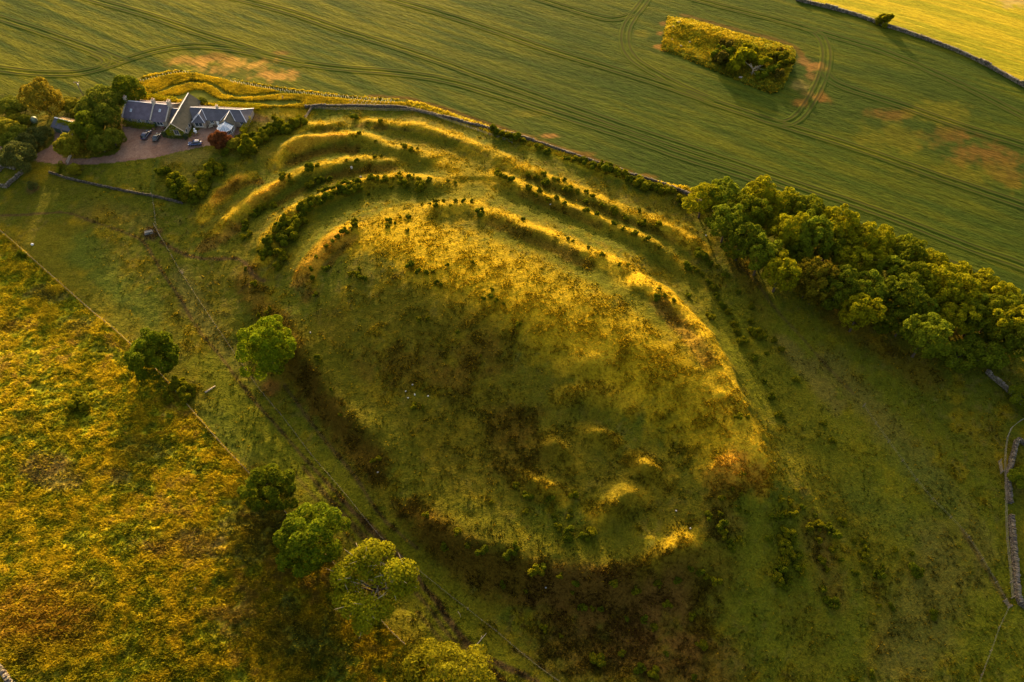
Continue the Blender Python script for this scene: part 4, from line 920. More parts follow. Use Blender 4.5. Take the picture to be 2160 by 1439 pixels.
# fourth bank thicket (upper left), a continuous mass
thick = band([(555,545),(565,515),(582,492),(600,470)], 13, 7, 13, 20) + band([(592,492),(612,470),(640,446),(665,430)], 12, 8, 14, 22) + band([(640,437),(672,420),(700,406),(740,398),(760,402)], 16, 5, 12, 19) + band([(700,392),(740,385),(780,377),(812,376)], 10, 4, 10, 15) + [(603,505,24),(620,488,22),(632,470,22),(590,535,20),(585,560,16),(597,545,16)]
thick.sort()
for i_, nm in enumerate(('lower left end', 'left part', 'middle', 'right part', 'upper right end')):
    cluster('in the fourth bank thicket, ' + nm, thick[len(thick)*i_//5:len(thick)*(i_+1)//5], 'gorse thicket on the fourth bank')
cluster('in the curved row left of the thicket', [(516,480,13),(520,468,15),(532,455,14),(540,448,15),(550,440,14),(560,434,12),(578,430,15),(514,500,12),(527,492,11)])
cluster('on the slope left of the fourth bank thicket', [(656,391,17),(670,381,14),(680,379,12),(695,377,12),(672,402,8),(689,402,13),(517,566,9),(537,598,11)])
cluster('on the right end of the fourth bank', [(825,394,9),(837,372,8),(843,366,7),(852,385,14),(862,372,8),(870,376,9),(883,378,13),(887,392,21),(904,378,12),(945,381,8),(960,384,9),(829,377,8),(846,378,9),(858,391,11),(872,368,6)])
cluster('at the left end of the main inner bank', [(891,430,7),(906,430,9),(917,424,9),(925,424,8),(919,434,10),(938,424,7),(960,424,7),(978,424,8),(997,424,9),(950,433,6),(1010,448,16)])
cluster('on the left part of the interior crest', [(748,466,12),(749,475,12),(727,488,15),(740,482,10),(821,465,12),(817,476,10),(843,459,6),(862,457,10),(860,486,8),(777,408,9),(835,470,7),(700,508,12),(712,500,9),(690,520,10),(667,540,8)])
cluster('on the left flank below the interior crest', [(750,577,13),(764,588,14),(738,578,9),(867,560,14),(883,573,12),(898,574,11),(915,572,9),(921,594,10),(931,599,9),(760,566,8),(660,585,10),(668,622,12),(690,566,13),(655,568,8)])
cluster('scattered over the sunny crest', [(1037,610,9),(1033,625,10),(1047,632,8),(1020,628,7),(1093,683,11),(965,698,11),(902,671,12),(883,673,10),(1013,751,9),(997,553,6),(1063,640,7),(872,857,13),(892,856,9),(944,560,6)])
cluster('on the main bank above the crest', [(1197,503,9),(1208,508,6),(1270,537,8),(1307,557,7),(1325,559,7),(1337,569,6),(1360,505,7),(1383,627,15),(1402,624,10),(1420,633,9),(1390,610,7),(1104,462,8),(1240,522,6)])
cluster('along the outer bank, below the long stone wall', [(746,245,17),(802,256,7),(1113,370,11),(1130,373,12),(1147,367,10),(1153,384,17),(1170,377,13),(1190,378,10),(1200,400,17),(1218,402,12),(1237,404,11),(1250,413,11),(1236,424,12),(1270,430,12),(1294,443,22),(1318,457,16),(1348,443,10),(1354,470,18),(1388,473,15)])
cluster('along the second bank on the right', [(1048,362,10),(1055,369,11),(1065,375,12),(1078,381,11),(1115,398,13),(1128,410,13),(1138,400,12),(1157,422,13),(1173,417,11),(1192,428,10),(1238,443,9),(1260,450,12),(1297,470,13),(1315,482,10),(1340,490,14),(1366,505,12),(1390,520,10)])
cluster('on the second bank at the upper left', [(597,371,14),(615,383,13),(612,372,8),(655,354,18),(669,349,9),(731,338,6),(753,338,9),(792,331,7),(804,329,8),(758,281,7),(744,285,6),(793,297,7),(847,304,6),(854,310,11),(866,316,9),(881,313,6),(752,288,5)])
cluster('in the dark row below the tree belt', [(1477,538,22),(1497,553,18),(1513,562,13),(1527,577,16),(1453,560,20),(1468,568,14),(1480,577,10),(1450,624,10),(1493,598,13),(1503,608,11),(1513,624,14),(1524,642,16),(1537,657,17),(1547,683,16),(1553,697,14),(1568,718,18)])
cluster('scattered on the right slope', [(1557,614,15),(1585,645,16),(1583,677,13),(1587,698,19),(1607,710,16),(1633,717,12),(1498,666,15),(1587,753,16),(1617,745,10),(1648,738,11),(1612,803,14),(1628,836,16),(1643,874,13),(1655,888,8),(1557,877,14),(1577,879,9),(1678,800,12),(1738,894,9),(1727,917,10),(1755,928,11)])
cluster('in the clump inside the lower right bank', [(1497,1087,15),(1517,1080,14),(1519,1103,18),(1524,1123,18),(1534,1140,20),(1541,1154,15),(1558,1137,14)])
cluster('near the orange bank end', [(1520,1050,14),(1563,1040,10),(1558,1073,10),(1575,1080,10),(1568,1000,9),(1545,1030,8)])
cluster('packed into the oblong thicket at the lower right', [(1657,1118,24),(1674,1136,24),(1650,1140,22),(1660,1160,26),(1681,1167,22),(1653,1180,24),(1674,1190,24),(1643,1202,22),(1687,1197,20),(1637,1217,22),(1648,1232,22),(1664,1217,22)], 'gorse thicket at the lower right')
cluster('around the oblong thicket at the lower right', [(1637,1092,24),(1657,1083,16),(1671,1083,14),(1647,1053,14),(1667,1057,14),(1693,1067,11),(1720,1085,12),(1705,1112,15),(1727,1108,18),(1749,1108,20),(1756,1127,20),(1724,1138,16),(1778,1100,15),(1620,1132,16),(1755,1158,15),(1773,1182,14),(1733,1182,14),(1743,1200,12)])
cluster('on the far lower right slope', [(1800,1140,14),(1817,1140,10),(1824,1153,16),(1820,1168,16),(1821,1184,14),(1802,1208,14),(1850,1213,19),(1858,1195,12),(1930,1198,24),(1888,1158,14),(1923,1168,10),(1733,1240,16),(1753,1264,28),(1877,1278,18),(1965,1293,20),(1853,1276,8),(1835,1420,15),(1800,1430,20)])
cluster('beside the low mounds inside the fort', [(1088,1022,17),(1113,1046,18),(1160,1053,17),(1038,1057,13),(1109,1077,13),(1212,1042,15),(1203,1077,13),(1171,1088,18),(1200,1090,11),(1177,1110,16),(1194,1123,24),(1247,1123,22),(1235,1128,14)])
cluster('on the steep brown lower bank', [(900,1085,14),(965,1120,20),(940,1152,16),(987,1150,14),(1020,1163,24),(1073,1163,24),(1085,1152,14),(1130,1202,24),(1143,1193,16),(1058,1232,16),(1108,1245,14),(1180,1213,18),(1214,1227,14),(1207,1248,12),(1293,1227,22),(1340,1244,18),(1388,1230,17),(1427,1220,20)])
cluster('on the reddish ground below the steep lower bank', [(1227,1283,16),(1250,1283,12),(1267,1282,12),(1407,1273,14),(1320,1303,14),(1361,1307,14),(1380,1323,16),(1147,1323,16),(1183,1340,10),(1263,1390,24),(1310,1377,16),(1347,1405,22),(1377,1418,20),(1403,1378,12)])
cluster('at the lower right end of the steep bank', [(1460,1297,16),(1477,1208,18),(1457,1197,14),(1507,1222,20),(1477,1358,24),(1490,1216,12),(1462,1425,16)])
cluster('on the dark left bank of the fort', [(563,658,10),(547,664,12),(570,650,9),(670,752,11),(676,760,9),(797,966,17),(786,972,10),(718,875,9),(700,820,8)])
# hedgerow bushes along the long stone wall
hr = [(1040,279,20),(1058,285,18),(1072,289,16),(1086,294,18),(1103,298,16),(1137,309,19),(1155,319,14)] + band([(1196,331),(1230,340),(1255,350)], 5, 2, 13, 18) + band([(1268,352),(1300,362),(1330,372),(1350,378)], 9, 3, 15, 22) + band([(1362,386),(1385,393),(1412,402)], 6, 2, 14, 19) + [(1432,418,18),(1440,432,14)]
cluster('along the fort side of the long stone wall', hr, 'wall side bushes', name='hedgerow_bush', cat='bush', kinds=GORSE[2:])
# gorse belt running up right of the copper shrub, and below the yard
cluster('in the belt climbing right from the copper shrub', band([(505,303),(530,297),(560,283),(590,270),(632,257)], 20, 4, 16, 26) + [(528,309,38),(515,315,26)], 'scrub belt right of the house', name='scrub_bush', cat='bush', kinds=GORSE[2:])
cluster('in the scrub patch below the parking yard', [(348,362,27),(372,378,26),(386,393,30),(378,405,26),(398,409,30),(417,406,28),(432,396,26),(432,376,24),(452,352,28),(470,350,22),(461,361,20),(478,323,20),(410,420,20),(442,386,18)], name='scrub_bush', cat='bush', kinds=GORSE[2:])
cluster('in the meadow left of the fence', [(173,848,44)], name='meadow_bush', cat='bush', kinds=[GORSE[2]])
cluster('beside the fence below the leftmost lone tree', [(377,806,30),(395,818,28),(360,842,22),(392,838,24),(352,830,16),(408,828,18)], name='scrub_bush', cat='bush', kinds=GORSE[2:4])
cluster('on the grass by the upper meadow fence', [(46,537,18)], name='meadow_bush', cat='bush', kinds=GORSE[4:6])
cluster('growing on the far stone wall by the yellow field', [(1864,48,26)], name='hedgerow_bush', cat='bush', kinds=GORSE[2:4])
# shrubs on the grassy island
IK = [bush_mesh(200+i, b, a, 1, 8, .3, 60, .9) for i, (b, a) in enumerate([(LG, LY), (LG*.8, LY), (GM, GY_), (LD*1.2, LG), (np.array([.07,.06,.01]), GY_)])]
cluster('on the grassy island in the crop', [(1531,101,33),(1512,116,26),(1520,128,23),(1538,120,23),(1546,136,23),(1563,126,31),(1555,142,23),(1578,106,26),(1580,120,20),(1598,128,23),(1610,135,20),(1637,122,28),(1646,108,18),(1634,146,23),(1655,140,23),(1643,158,23),(1612,152,23),(1602,164,18),(1655,128,18),(1540,148,18)], name='island_shrub', cat='shrub', kinds=IK)
print('bushes', count[0])

# ------------------------------------------------------------------ dead wood, stones, small field things
def branchy(name, label, p, L, seed, mat, up=.8, n=9):
    r = np.random.default_rng(seed); m = MB(); m.tube([(0,0,-.1),(.05*L,0,L*.3),(0,.05*L,L*.55)], [L*.05, L*.04, L*.025], 6)
    for k in range(n):
        a = 6.28*k/n + r.normal(0, .3); z = L*r.uniform(.2, .55); d = Vector((math.cos(a), math.sin(a), up*r.uniform(.4, 1.2))).normalized()
        s = Vector((0, 0, z)); e = s + d*L*.5; m.tube([s, s.lerp(e, .5)+Vector((0,0,.04*L)), e], [L*.024, L*.016, L*.006], 5)
        for q in range(3):
            f = s.lerp(e, r.uniform(.4, .9)); g = f + (d + Vector(r.normal(0, .6, 3)))*L*.22; m.tube([f, g], [L*.01, L*.004], 4)
    o = m.build(name, mat, None, True, tuple(p)); tag(o, label, 'dead tree'); return o
branchy('dead_tree', 'bare silvery dead tree among the shrubs of the grassy island', hit1(1585, 158), 4.6, 1, M_PALEBARK)
branchy('dead_bush', 'dead grey thorn bush against the fort fence', hit1(386, 577), 1.5, 2, M_PALEBARK, .5)
branchy('dead_limb', 'bleached bare limb sticking out of the low tree at the belt end', hit1(2074, 742), 5.0, 5, M_PALEBARK, .9, 5)
def lump(name, label, cat, u, v, sx, sy, sz, mat, rz=0, seed=0, group=None):
    r = np.random.default_rng(seed); V, Fq = [], []; nu, nv = 9, 6
    for j in range(nv+1):
        th = math.pi*j/nv
        for i in range(nu):
            ph_ = 2*math.pi*i/nu; k = 1+r.normal(0, .10)
            V.append((math.sin(th)*math.cos(ph_)*sx*k, math.sin(th)*math.sin(ph_)*sy*k, sz*(.42+math.cos(th)*k*.62)))
    for j in range(nv):
        for i in range(nu): Fq.append((j*nu+i, j*nu+(i+1) % nu, (j+1)*nu+(i+1) % nu, (j+1)*nu+i))
    p = hit1(u, v); o = add(name, np_mesh(name, V, np.array(Fq)[:, ::-1], mat), None, p, rz); tag(o, label, cat, group); return o
lump('standing_stone', 'pale upright stone standing in the grass between the second and fourth banks', 'stone', 742, 356, .38, .22, 1.0, M_ROCK, .3, 1)
lump('boulder', 'small pale boulder beside the left end of the fourth bank crest', 'stone', 761, 374, .3, .24, .4, M_ROCK, .3, 2)
for i, (u, v, lab) in enumerate([(870,812,'highest of the scattered pale stones left of the fort centre'),(856,826,'leftmost of the scattered pale stones left of the fort centre'),(875,833,'largest of the scattered pale stones left of the fort centre'),(861,840,'lowest of the scattered pale stones left of the fort centre'),(903,836,'rightmost of the scattered pale stones left of the fort centre'),
        (655,702,'lone pale stone right of the brightest lone tree'),(1151,1240,'lone pale stone on the reddish lower bank'),(797,997,'tiny pale stone below the dark left bank'),(1456,1115,'pale stone on the sunlit mound at the lower right'),(1426,1078,'orange lit stone on the fort floor at the right'),(1161,432,'pale stone in the grass between the right hand banks'),(1489,497,'lit stone at the fence below the upper left belt trees'),(412,1242,'pale stone at the shaded meadow edge')]):
    lump('pale_stone', lab, 'stone', u, v, .24 + .1*(i in (2, 11)), .18, .28, M_ROCK, i, 10+i)
lump('sheep_like_stone', 'white rounded stone on the grass near the upper meadow fence', 'stone', 69, 517, .42, .3, .6, solid('white_stone', (.72,.70,.66), .8, .1), .4, 40).name = 'white_stone'
for i, (u, v, s, lab) in enumerate([(1432,47,.8,'dark boulder at the upper left of the grassy island'),(1420,56,.6,'grey rock outcrop below the dark island boulder'),(1418,84,.7,'grey rocks at the left side of the grassy island'),(1437,97,.7,'pale rocks on the lower left of the grassy island'),(1455,89,.6,'pale rocks near the middle of the grassy island'),(1562,164,1.0,'pale rock slab under the island shrubs')]):
    lump('rock_outcrop', lab, 'rock', u, v, s*.8, s*.5, s*.35, M_STONE, i*.7, 60+i)
def log(a, b, r0, label, name='fallen_log', fork=False):
    pa, pb = hit1(*a), hit1(*b); mid = (pa+pb)/2; m = MB(); z = Vector((0, 0, r0*.9)); d = pb-pa
    m.tube([pa-mid+z, (pa+pb)/2-mid+z+Vector((.08, .05, 0)), pb-mid+z], [r0, r0*.85, r0*.6], 8)
    if fork: m.tube([d*.05+z, d*.32+z+Vector((-.35, .2, .12))], [r0*.5, r0*.25], 6)
    o = m.build(name, M_PALEBARK, None, True, mid); tag(o, label, 'log')
log((433,829), (455,815), .22, 'short pale log on the grass between the two left lone trees')
log((997,1370), (1026,1336), .10, 'long thin forked branch lying beside the wheel track junction', 'fallen_branch', True)
log((966,1290), (972,1302), .05, 'small dead twig on the grass strip beside the long fence', 'fallen_branch')
# water trough and stone base
p = hit1(314, 491); tr = empty('water_trough', p, 'grey water trough on bare trampled soil by the fort fence', 'trough', None, .35)
M_CONC = solid('concrete', (.17,.16,.145), .9, .1)
for n_, b_ in (('long_side', (-.95,.95,-.42,-.34,.1,.6)), ('long_side', (-.95,.95,.34,.42,.1,.6)), ('end', (-.95,-.87,-.338,.338,.1,.6)), ('end', (.87,.95,-.338,.338,.1,.6)), ('floor', (-.868,.868,-.338,.338,.12,.2)), ('plinth', (-1.2,1.2,-.7,.7,-.15,.098))):
    m = MB(); m.box(*b_); m.build(n_, M_CONC, tr)
mw, nt_, b_ = new_mat('trough_water'); b_.inputs['Base Color'].default_value = (.03,.04,.04,1); b_.inputs['Roughness'].default_value = .08; b_.inputs['Specular IOR Level'].default_value = .5
m = MB(); m.box(-.866,.866,-.336,.336,.21,.5); m.build('water', mw, tr)
# power pole
p = hit1(177, 204); pp = empty('power_pole', p, 'wooden power pole with a crossarm at the field edge behind the farm trees', 'pole')
m = MB(); m.tube([(0,0,-.5),(0,0,3),(0,0,5.6)], [.17,.15,.12], 10); m.build('pole', M_POST, pp, True)
m = MB(); m.bar((-.95,-.1,5.3), (.95,.1,5.3), .12, .14); m.build('crossarm', M_POST, pp)
for x in (-.8, 0, .8):
    m = MB(); m.tube([(x,x*.1,5.37),(x,x*.1,5.47),(x,x*.1,5.52),(x,x*.1,5.6)], [.03,.06,.05,.03], 8); m.build('insulator', M_GREYGATE, pp, True)
m = MB(); m.tube([(.2,-.1,4.2),(.2,-.1,4.9)], [.2,.2], 10); m.build('transformer_can', M_GREYGATE, pp, True)
# oil tank in the garden
p = hit1(74, 257); tk = empty('oil_tank', p, 'pale green domed tank in the bushes left of the shed', 'tank')
M_TANK = solid('tank_green', (.20,.25,.17), .5, .3, 0, 4, .1)
m = MB(); m.tube([(0,0,-.1),(0,0,1.2),(0,0,1.55),(0,0,1.72)], [1.0,1.0,.75,.25], 16); m.build('shell', M_TANK, tk, True)
m = MB(); m.tube([(0,0,1.7),(0,0,1.85)], [.22,.2], 10); m.build('cap', M_TANK, tk, True)
# tree guards with whips
gm = MB(); gm.tube([(0,0,-.05),(0,0,.75)], [.10,.09], 7); GUARD = gm.mesh('sapling_guard', solid('guard_plastic', (.82,.76,.45), .6, .2, 0, 3, .1))
gs = MB(); gs.bar((.1,0,-.1), (.1,0,.95), .05); GST = gs.mesh('stake', M_POST)
def guards(pts, label, group):
    for u, v in pts:
        o = empty('sapling_guard', hit1(u, v), label, 'tree guard', group, rng.uniform(0, 6)); add('tube', GUARD, o); add('stake', GST, o)
def dotted(pts, step, off):
    P = np.array(pts, float); L = np.r_[0, np.cumsum(np.hypot(*np.diff(P, axis=0).T))]; out = []
    for k, q in enumerate(np.arange(0, L[-1], step)): out.append((float(np.interp(q, L, P[:, 0])), float(np.interp(q, L, P[:, 1])) + (off if k % 2 else -off)))
    return out
guards(dotted([(488,174),(520,179),(560,187),(600,193),(640,198),(685,203),(738,207)], 4.6, 1.1), 'pale tree guard in the double row along the mown path behind the house', 'tree guards in the double row')
guards(dotted([(298,173),(320,167),(345,160),(375,154),(400,155)], 6.0, 1.0), 'pale tree guard in the short row at the left end of the mown path', 'tree guards in the short row')
gp = []
for r_i in range(4):
    for k in range(12):
        u = 736 + k*9 + (r_i % 2)*4.5 + r_i*1.5; v = 207.5 + r_i*3.9 + k*.55
        if u < 836 - abs(r_i-1)*8 and v < 222 and not (r_i == 3 and k > 9): gp.append((u + float(rz_.normal(0, .6)), v))
guards(gp, 'pale tree guard in the planted block between the mown path and the long stone wall', 'tree guards in the planted block')
# ------------------------------------------------------------------ farmhouse
def slate(name, c, c2, rows=3.2):
    m, nt, b = new_mat(name); co = objcoord(nt)
    n = noise(nt, 9, 6, .7, co); n2 = noise(nt, .8, 4, .6, co)
    c_ = mixc(nt, 1.0, ramp(nt, n, [(.3, c), (.7, c2)]), ramp(nt, n2, [(.3, (.8,.8,.8)), (.7, (1.2,1.2,1.2))]), 'MULTIPLY')
    nt.links.new(c_, b.inputs['Base Color']); b.inputs['Roughness'].default_value = .9; b.inputs['Specular IOR Level'].default_value = .06
    w = nt.nodes.new('ShaderNodeTexWave'); w.bands_direction = 'Z'; w.inputs['Scale'].default_value = rows; w.inputs['Distortion'].default_value = .6
    nt.links.new(co, w.inputs['Vector']); p_ = bump(nt, b, w.outputs['Fac'], .03, .5); bump(nt, b, n, .03, .6, p_)
    return m
M_SLATE = slate('purple_slate', (.085,.070,.090), (.14,.115,.135)); M_SLATE2 = slate('mossy_stone_slate', (.055,.051,.038), (.092,.084,.060)); M_SLATE3 = slate('grey_slate', (.070,.066,.078), (.115,.105,.115))
M_HWALL = solid('rubble_wall', (.33,.26,.19), .9, .1, 0, 3, .4, .03); M_COPE = solid('skew_stone', (.40,.34,.27), .9, .1, 0, 3, .3)
M_LEAD = solid('ridge_lead', (.55,.53,.55), .6, .3, 0, 2, .15); M_WHITE = solid('white_paint', (.80,.79,.77), .5, .3, 0, 3, .06)
M_POT = solid('chimney_pot_clay', (.48,.30,.18), .8, .1, 0, 4, .2); M_DOOR = solid('green_door', (.05,.09,.06), .5, .3)
def glass(name, c, rough=.06):
    m, nt, b = new_mat(name); b.inputs['Base Color'].default_value = (*c, 1); b.inputs['Roughness'].default_value = rough; b.inputs['Specular IOR Level'].default_value = .8; return m
M_GLASS = glass('window_glass', (.035,.045,.06)); M_CGLASS = glass('conservatory_glass', (.30,.36,.42), .15)
HZ = float(Z_at(-112, 197)); HO = np.array([-126.3, 199.3, HZ])
house = empty('farmhouse', HO, 'long low stone farmhouse with slate roofs, a cross wing and a white conservatory', 'house')
class Fr:
    def __init__(s, ox, oy, deg): s.o = np.array([ox, oy]) - HO[:2]; s.c = math.cos(math.radians(deg)); s.s = math.sin(math.radians(deg))
    def __call__(s, x, y, z): return (s.o[0] + x*s.c - y*s.s, s.o[1] + x*s.s + y*s.c, z)
def slab(m, pts, t=.14):
    P = [Vector(p) for p in pts]; n = (P[1]-P[0]).cross(P[2]-P[0]).normalized()
    if n.z < 0: P = P[::-1]; n = -n
    Q = [p - n*t for p in P]; m.poly(P); m.poly(Q[::-1])
    for i in range(len(P)):
        j = (i+1) % len(P); m.poly([P[i], Q[i], Q[j], P[j]])
def fbox(m, f, x0, x1, y0, y1, z0, z1):
    c = [Vector(f(x, y, z)) for x, y, z in ((x0,y0,z0),(x1,y0,z0),(x1,y1,z0),(x0,y1,z0),(x0,y0,z1),(x1,y0,z1),(x1,y1,z1),(x0,y1,z1))]
    for q in ((3,2,1,0),(4,5,6,7),(0,1,5,4),(1,2,6,5),(2,3,7,6),(3,0,4,7)): m.poly([c[k] for k in q])
def roof(f, pts, mat, t=.14):
    m = MB(); slab(m, [f(*p) for p in pts], t); return m.build('roof', mat, house)
def ridge(f, a, b, w=.26, mat=None, name='ridge_tiles'):
    m = MB(); m.bar(Vector(f(*a))+Vector((0,0,.05)), Vector(f(*b))+Vector((0,0,.05)), w, .12); return m.build(name, mat or M_LEAD, house)
def gable_walls(f, L, W, ze, zr, axis='x'):
    """rubble walls of a gabled block: length along x, gables at both ends, ridge at W/2"""
    m = MB(); zb = -1.0; i = .05
    m.poly([f(0,i,zb), f(L,i,zb), f(L,i,ze), f(0,i,ze)]); m.poly([f(L,W-i,zb), f(0,W-i,zb), f(0,W-i,ze), f(L,W-i,ze)])
    for x, s in ((0, 1), (L, -1)):
        q = [f(x,W-i,zb), f(x,i,zb), f(x,i,ze), f(x,W/2,zr-.15), f(x,W-i,ze)]; m.poly(q if s > 0 else q[::-1])
    return m.build('wall', M_HWALL, house)
def window(f, x, z, w, h, y=0.0, mat=None, name='window', face='front'):
    """frame stands proud of a wall that faces -y (front) of frame f"""
    m = MB(); d = .05
    for (a0, a1, b0, b1) in ((-w/2, w/2, -.07, 0), (-w/2, w/2, h, h+.07), (-w/2-.07, -w/2, -.07, h+.07), (w/2, w/2+.07, -.07, h+.07), (-.03, .03, 0, h)):
        fbox(m, f, x+a0, x+a1, y-d, y+.02, z+b0, z+b1)
    fr = m.build(name, mat or M_WHITE, house)
    g = MB(); fbox(g, f, x-w/2, x+w/2, y-.02, y+.015, z, z+h); o = g.build('pane', M_GLASS, fr)
    s = MB(); fbox(s, f, x-w/2-.15, x+w/2+.15, y-.14, y+.02, z-.18, z-.075); s.build('sill', M_COPE, fr)
    return fr
def chimney(f, x, y, z0, z1, w=.75, d=1.15, pots=2):
    m = MB(); fbox(m, f, x-w/2, x+w/2, y-d/2, y+d/2, z0, z1); fbox(m, f, x-w/2-.08, x+w/2+.08, y-d/2-.08, y+d/2+.08, z1+.002, z1+.16); c = m.build('chimney', M_COPE, house)
    for k in range(pots):
        q = f(x, y + (k-(pots-1)/2)*.5, 0); m = MB(); m.tube([(q[0],q[1],z1+.16),(q[0],q[1],z1+.55),(q[0],q[1],z1+.62)], [.15,.13,.16], 9); m.build('chimney_pot', M_POT, c, True)
def skew(f, x, W, ze, zr, w=.36):
    m = MB()
    for y0, y1 in ((-.35, W/2), (W+.35, W/2)):
        z0 = ze - .35*(zr-ze)/(W/2)
        m.bar(f(x, y0, z0+.16), f(x, y1, zr+.16), w, .22)
    return m.build('skew', M_COPE, house)
# left wing
A = Fr(-126.95, 200.3, -9.2); L, W, ze, zr = 15.2, 9.8, 2.5, 5.2
gable_walls(A, L, W, ze, zr); sl_ = (zr-ze)/(W/2)
roof(A, [(.1,-.35,ze-.35*sl_),(9.6,-.35,ze-.35*sl_),(9.6,W/2,zr),(.1,W/2,zr)], M_SLATE); roof(A, [(9.9,-.35,ze-.35*sl_),(L-.2,-.35,ze-.35*sl_),(L-.2,W/2,zr-.02),(9.9,W/2,zr-.02)], M_SLATE)
roof(A, [(L-.2,W+.35,ze-.35*sl_),(.1,W+.35,ze-.35*sl_),(.1,W/2,zr),(L-.2,W/2,zr)], M_SLATE)
ridge(A, (.1,W/2,zr), (9.6,W/2,zr)); ridge(A, (9.9,W/2,zr), (L-.2,W/2,zr))
for x in (0, 9.75, L-.05): skew(A, x, W, ze, zr)
chimney(A, -.05, W/2, zr-.8, zr+1.3); chimney(A, 9.75, W/2, zr-.8, zr+1.3); chimney(A, L-.1, W/2, zr-.8, zr+1.4, .9, 1.3)
roof(A, [(10.6,-.75,2.25),(14.2,-.75,2.25),(12.4,2.2,3.80)], M_SLATE, .05)
m = MB(); m.poly([A(10.6,-.75,2.25), A(12.4,2.2,3.80), A(10.6,-.33,2.33)]); m.poly([A(14.2,-.75,2.25), A(14.2,-.33,2.33), A(12.4,2.2,3.80)]); m.build('gablet_cheek', M_SLATE, house)
for x, y in ((2.4, 2.1), (12.2, 2.9)):
    z = ze + y*sl_; m = MB(); a, b, c, d = [Vector(A(x+i, y+j, z+j*sl_+.06)) for i, j in ((-.33,-.45),(.33,-.45),(.33,.45),(-.33,.45))]; slab(m, [a, b, c, d], .1); fr = m.build('rooflight', M_LEAD, house)
    m = MB(); a, b, c, d = [Vector(A(x+i, y+j, z+j*sl_+.085)) for i, j in ((-.25,-.36),(.25,-.36),(.25,.36),(-.25,.36))]; slab(m, [a, b, c, d], .03); m.build('pane', M_CGLASS, fr)
for x in (2.2, 5.4, 8.2): window(A, x, .8, .95, 1.2)
window(A, 12.5, .7, 2.0, 1.3)
m = MB(); fbox(m, A, 10.35, 11.2, -.03, .06, 0, 2.0); dr = m.build('door', M_DOOR, house); m = MB(); fbox(m, A, 10.45, 10.52, -.08, -.031, .95, 1.1); m.build('handle', M_LEAD, dr)
# low link and the piece behind it
m = MB(); fbox(m, A, L, L+3.8, 2.2, 6.8, -1, 2.5); m.build('wall', M_HWALL, house)
roof(A, [(L+.16,1.9,2.3),(L+4.2,1.9,2.3),(L+4.2,4.9,4.0),(L+.16,4.9,4.0)], M_SLATE3); roof(A, [(L+4.0,7.9,2.3),(L+.16,7.9,2.3),(L+.16,4.9,4.0),(L+4.0,4.9,4.0)], M_SLATE3); ridge(A, (L+.2,4.9,4.0), (L+4.0,4.9,4.0), .2)
# cross wing running towards the camera
Bf = Fr(-110.7, 192.75, -3.0); Wb, Lb, ze, zr = 5.95, 16.2, 2.8, 5.45
class Sw:                                             # swap axes so that the ridge runs along local y
    def __init__(s, f): s.f = f
    def __call__(s, x, y, z): return s.f(y, x, z)
m = MB(); zb = -1; 
m.poly([Bf(.05,0,zb), Bf(Wb-.05,0,zb), Bf(Wb-.05,0,ze), Bf(Wb/2,0,zr-.15), Bf(.05,0,ze)]); m.poly([Bf(Wb-.05,Lb,zb), Bf(.05,Lb,zb), Bf(.05,Lb,ze), Bf(Wb/2,Lb,zr-.15), Bf(Wb-.05,Lb,ze)])
m.poly([Bf(.05,Lb,zb), Bf(.05,0,zb), Bf(.05,0,ze), Bf(.05,Lb,ze)]); m.poly([Bf(Wb-.05,0,zb), Bf(Wb-.05,Lb,zb), Bf(Wb-.05,Lb,ze), Bf(Wb-.05,0,ze)]); m.build('wall', M_HWALL, house)
s_ = (zr-ze)/(Wb/2)
roof(Bf, [(-.3,-.3,ze-.3*s_),(Wb/2,-.3,zr),(Wb/2,Lb+.3,zr),(-.3,Lb+.3,ze-.3*s_)], M_SLATE2); roof(Bf, [(Wb+.3,-.3,ze-.3*s_),(Wb+.3,Lb+.3,ze-.3*s_),(Wb/2,Lb+.3,zr),(Wb/2,-.3,zr)], M_SLATE2)
ridge(Bf, (Wb/2,-.3,zr), (Wb/2,Lb+.3,zr), .3)
m = MB()
for a, b in (((-.3,-.33,ze-.3*s_+.02), (Wb/2,-.33,zr+.02)), ((Wb+.3,-.33,ze-.3*s_+.02), (Wb/2,-.33,zr+.02))): m.bar(Bf(*a), Bf(*b), .12, .2)
m.build('barge_board', M_COPE, house)
window(Bf, Wb/2+.5, 1.2, 1.3, 1.6, 0, M_COPE)
r_ = np.random.default_rng(5); n = 900; x = r_.uniform(.1, Wb-.1, n); z = r_.random(n)*(ze + np.minimum(x, Wb-x)*s_ - .2); kp = ~((np.abs(x-Wb/2-.5) < .95) & (z > .95) & (z < 3.0)); x, z = x[kp], z[kp]
pos = np.array([Bf(a, -.12 - .1*r_.random(), b) for a, b in zip(x, z)]); V, Fq = leaf_cards(pos, np.array([0,-1,.25]) + r_.normal(0,.35,(len(pos),3)), .3, r_)
add('ivy', np_mesh('ivy', V, Fq, M_LEAF, False, np.repeat(LG*1.0*r_.uniform(.7, 1.3, (len(pos), 1)), 4, 0)), house)
for y in (1.6, 4.4):
    m = MB(); fbox(m, Bf, Wb-.045, Wb+.02, y-.5, y+.5, 1.0, 2.2); w_ = m.build('window', M_WHITE, house); m = MB(); fbox(m, Bf, Wb+.021, Wb+.03, y-.42, y+.42, 1.07, 2.13); m.build('pane', M_GLASS, w_)
